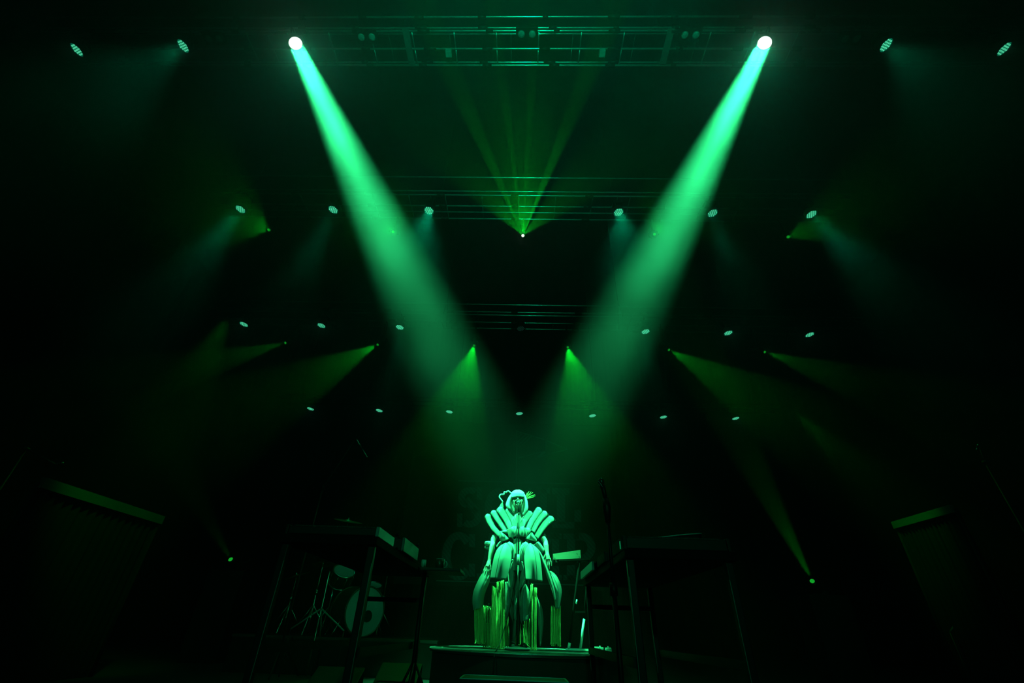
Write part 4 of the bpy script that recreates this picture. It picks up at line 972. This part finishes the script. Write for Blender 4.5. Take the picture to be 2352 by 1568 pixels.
# bare chrome stand with a folded leg, left of the kick
c = at(738, 1397, 6.9); r = thing('tripod_stand', 'chrome tripod stand standing left of the kick drum', 'stand', (c.x, 6.9, 0))
g = WB(); g.tube([V((c.x, 6.9, 0.03)), V((c.x, 6.9, at(764, 1312, 6.9).z))], .012, 8); g.build('pole', M['chrome'], r)
for e in ((668, 1444), (790, 1448), (735, 1460)):
    E_ = at(*e, 6.9+(.25 if e[0] == 735 else 0)); g = WB(); g.tube([c, E_], .010, 8); g.build('leg', M['panel'], r)
    g = WB(); g.tube([E_, V((E_.x, E_.y, .01))], .008, 6); g.build('leg_tip', M['black'], r)
# small foldback monitor, box and stand bits low between the tables
for px, py, Y, lab in ((915, 1538, 4.3, 'small dark wedge monitor at the bottom, right leg of the left table'), (768, 1550, 4.0, 'small dark wedge monitor at the bottom below the kick drum')):
    p = atz(px, py, .22); r = thing('wedge_monitor', lab, 'loudspeaker', (p.x, p.y, 0), None)
    g = MB(); s_ = .21
    g.add([(-s_, -.18, 0), (s_, -.18, 0), (s_, .18, 0), (-s_, .18, 0), (-s_, -.10, .12), (s_, -.10, .12), (s_, .16, .27), (-s_, .16, .27)],
          [(0, 3, 2, 1), (0, 1, 5, 4), (4, 5, 6, 7), (7, 6, 2, 3), (0, 4, 7, 3), (1, 2, 6, 5)]); g.build('cabinet', M['black'], r, smooth=False, bevel=.006)
    g = MB(); g.add([(-s_+.03, -.085, .136), (s_-.03, -.085, .136), (s_-.03, .135, .262), (-s_+.03, .135, .262)], [(0, 1, 2, 3)]); g.build('grille', M['black'], r, smooth=False)
g = MB().tube([V(q) for q in smooth_pl([tuple(at(738, 1478, 3.6)), tuple(at(740, 1500, 3.6)), tuple(at(737, 1520, 3.6)), tuple(at(746, 1545, 3.6)), tuple(V((at(746, 1545, 3.6).x, 3.7, .006)))], 20)], .006, 6)
# ------------------------------------------------------------------ side drapes on rails that run upstage
def rail(px0, py0, px1, py1, Y0, lab, m, hgt=.13, thick=.5):
    """lit rail seen end-on: near end at (px0,py0) at depth Y0, running upstage to where it meets (px1,py1)"""
    a = at(px0, py0, Y0); dirp = at(px1, py1, 10)-EYE; Yf = None
    best = None
    for k in range(200):
        Y = Y0+.1*k; q = at(px1, py1, Y)
        e = abs(q.z-a.z)
        if best is None or e < best[0]: best = (e, q)
    b = best[1]; b.z = a.z
    r = thing('side_rail', lab, 'rail', ((a.x+b.x)/2, (a.y+b.y)/2, 0))
    s_ = 1 if a.x < 0 else -1
    g = WB(); g.bar(a, b, .05, hgt); g.build('rail_board', m, r, smooth=False)
    n = 60; g = WB(); vv = []
    for i in range(n+1):
        q = a.lerp(b, i/n); w_ = .03*math.sin(i*1.7); vv += [V((q.x-s_*.05+w_, q.y, .01)), V((q.x-s_*.05+w_, q.y, a.z-hgt*.45))]
    g.add(vv, [(2*i, 2*i+2, 2*i+3, 2*i+1) for i in range(n)]); g.build('drape', M['blackcloth'], r)
    for q in (a, b):
        g = WB(); g.tube([V((q.x-s_*.03, q.y, 0)), V((q.x-s_*.03, q.y, a.z))], .02, 8); g.build('post', M['blackcloth'], r)
    return a, b
la, lb = rail(96, 1108, 371, 1196, 4.4, 'long green-lit rail on the left with a black drape below it', M['skirt'], .10)
ra, rb = rail(2188, 1168, 2053, 1205, 5.6, 'short green-lit rail on the right with a black drape below it', M['skirt'], .09)
spot(la+V((1.6, -.6, 1.6)), la.lerp(lb, .6), 42, 160, GREEN, blend=.8, r=.05, name='rail_fill')  # green spot added beside the left rail to light it, no lamp there
spot(rb+V((-1.2, -.6, 1.4)), ra.lerp(rb, .7), 40, 130, GREEN, blend=.8, r=.05, name='rail_fill')  # the same added green spot for the right rail
# distant percussion stand at the right
c = at(2208, 1410, 6.4); r = thing('percussion_stand', 'dim slanted stand with spread legs at the far right', 'stand', (c.x, 6.4, 0))
for a_, b_ in (((2145, 1284), (2208, 1410)), ((2208, 1410), (2182, 1452)), ((2208, 1410), (2278, 1492)), ((2208, 1410), (2228, 1478))):
    g = WB(); g.tube([at(*a_, 6.4), at(*b_, 6.4)], .012, 8); g.build('leg' if a_[1] > 1300 else 'pole', M['drumshell'], r)
g = WB(); g.tube([at(2182, 1452, 6.4), V((at(2182, 1452, 6.4).x, 6.4, .0))], .01, 6); g.build('foot', M['black'], r)
g = WB(); g.tube([at(2278, 1492, 6.4), V((at(2278, 1492, 6.4).x, 6.4, .0))], .01, 6); g.build('foot', M['black'], r)
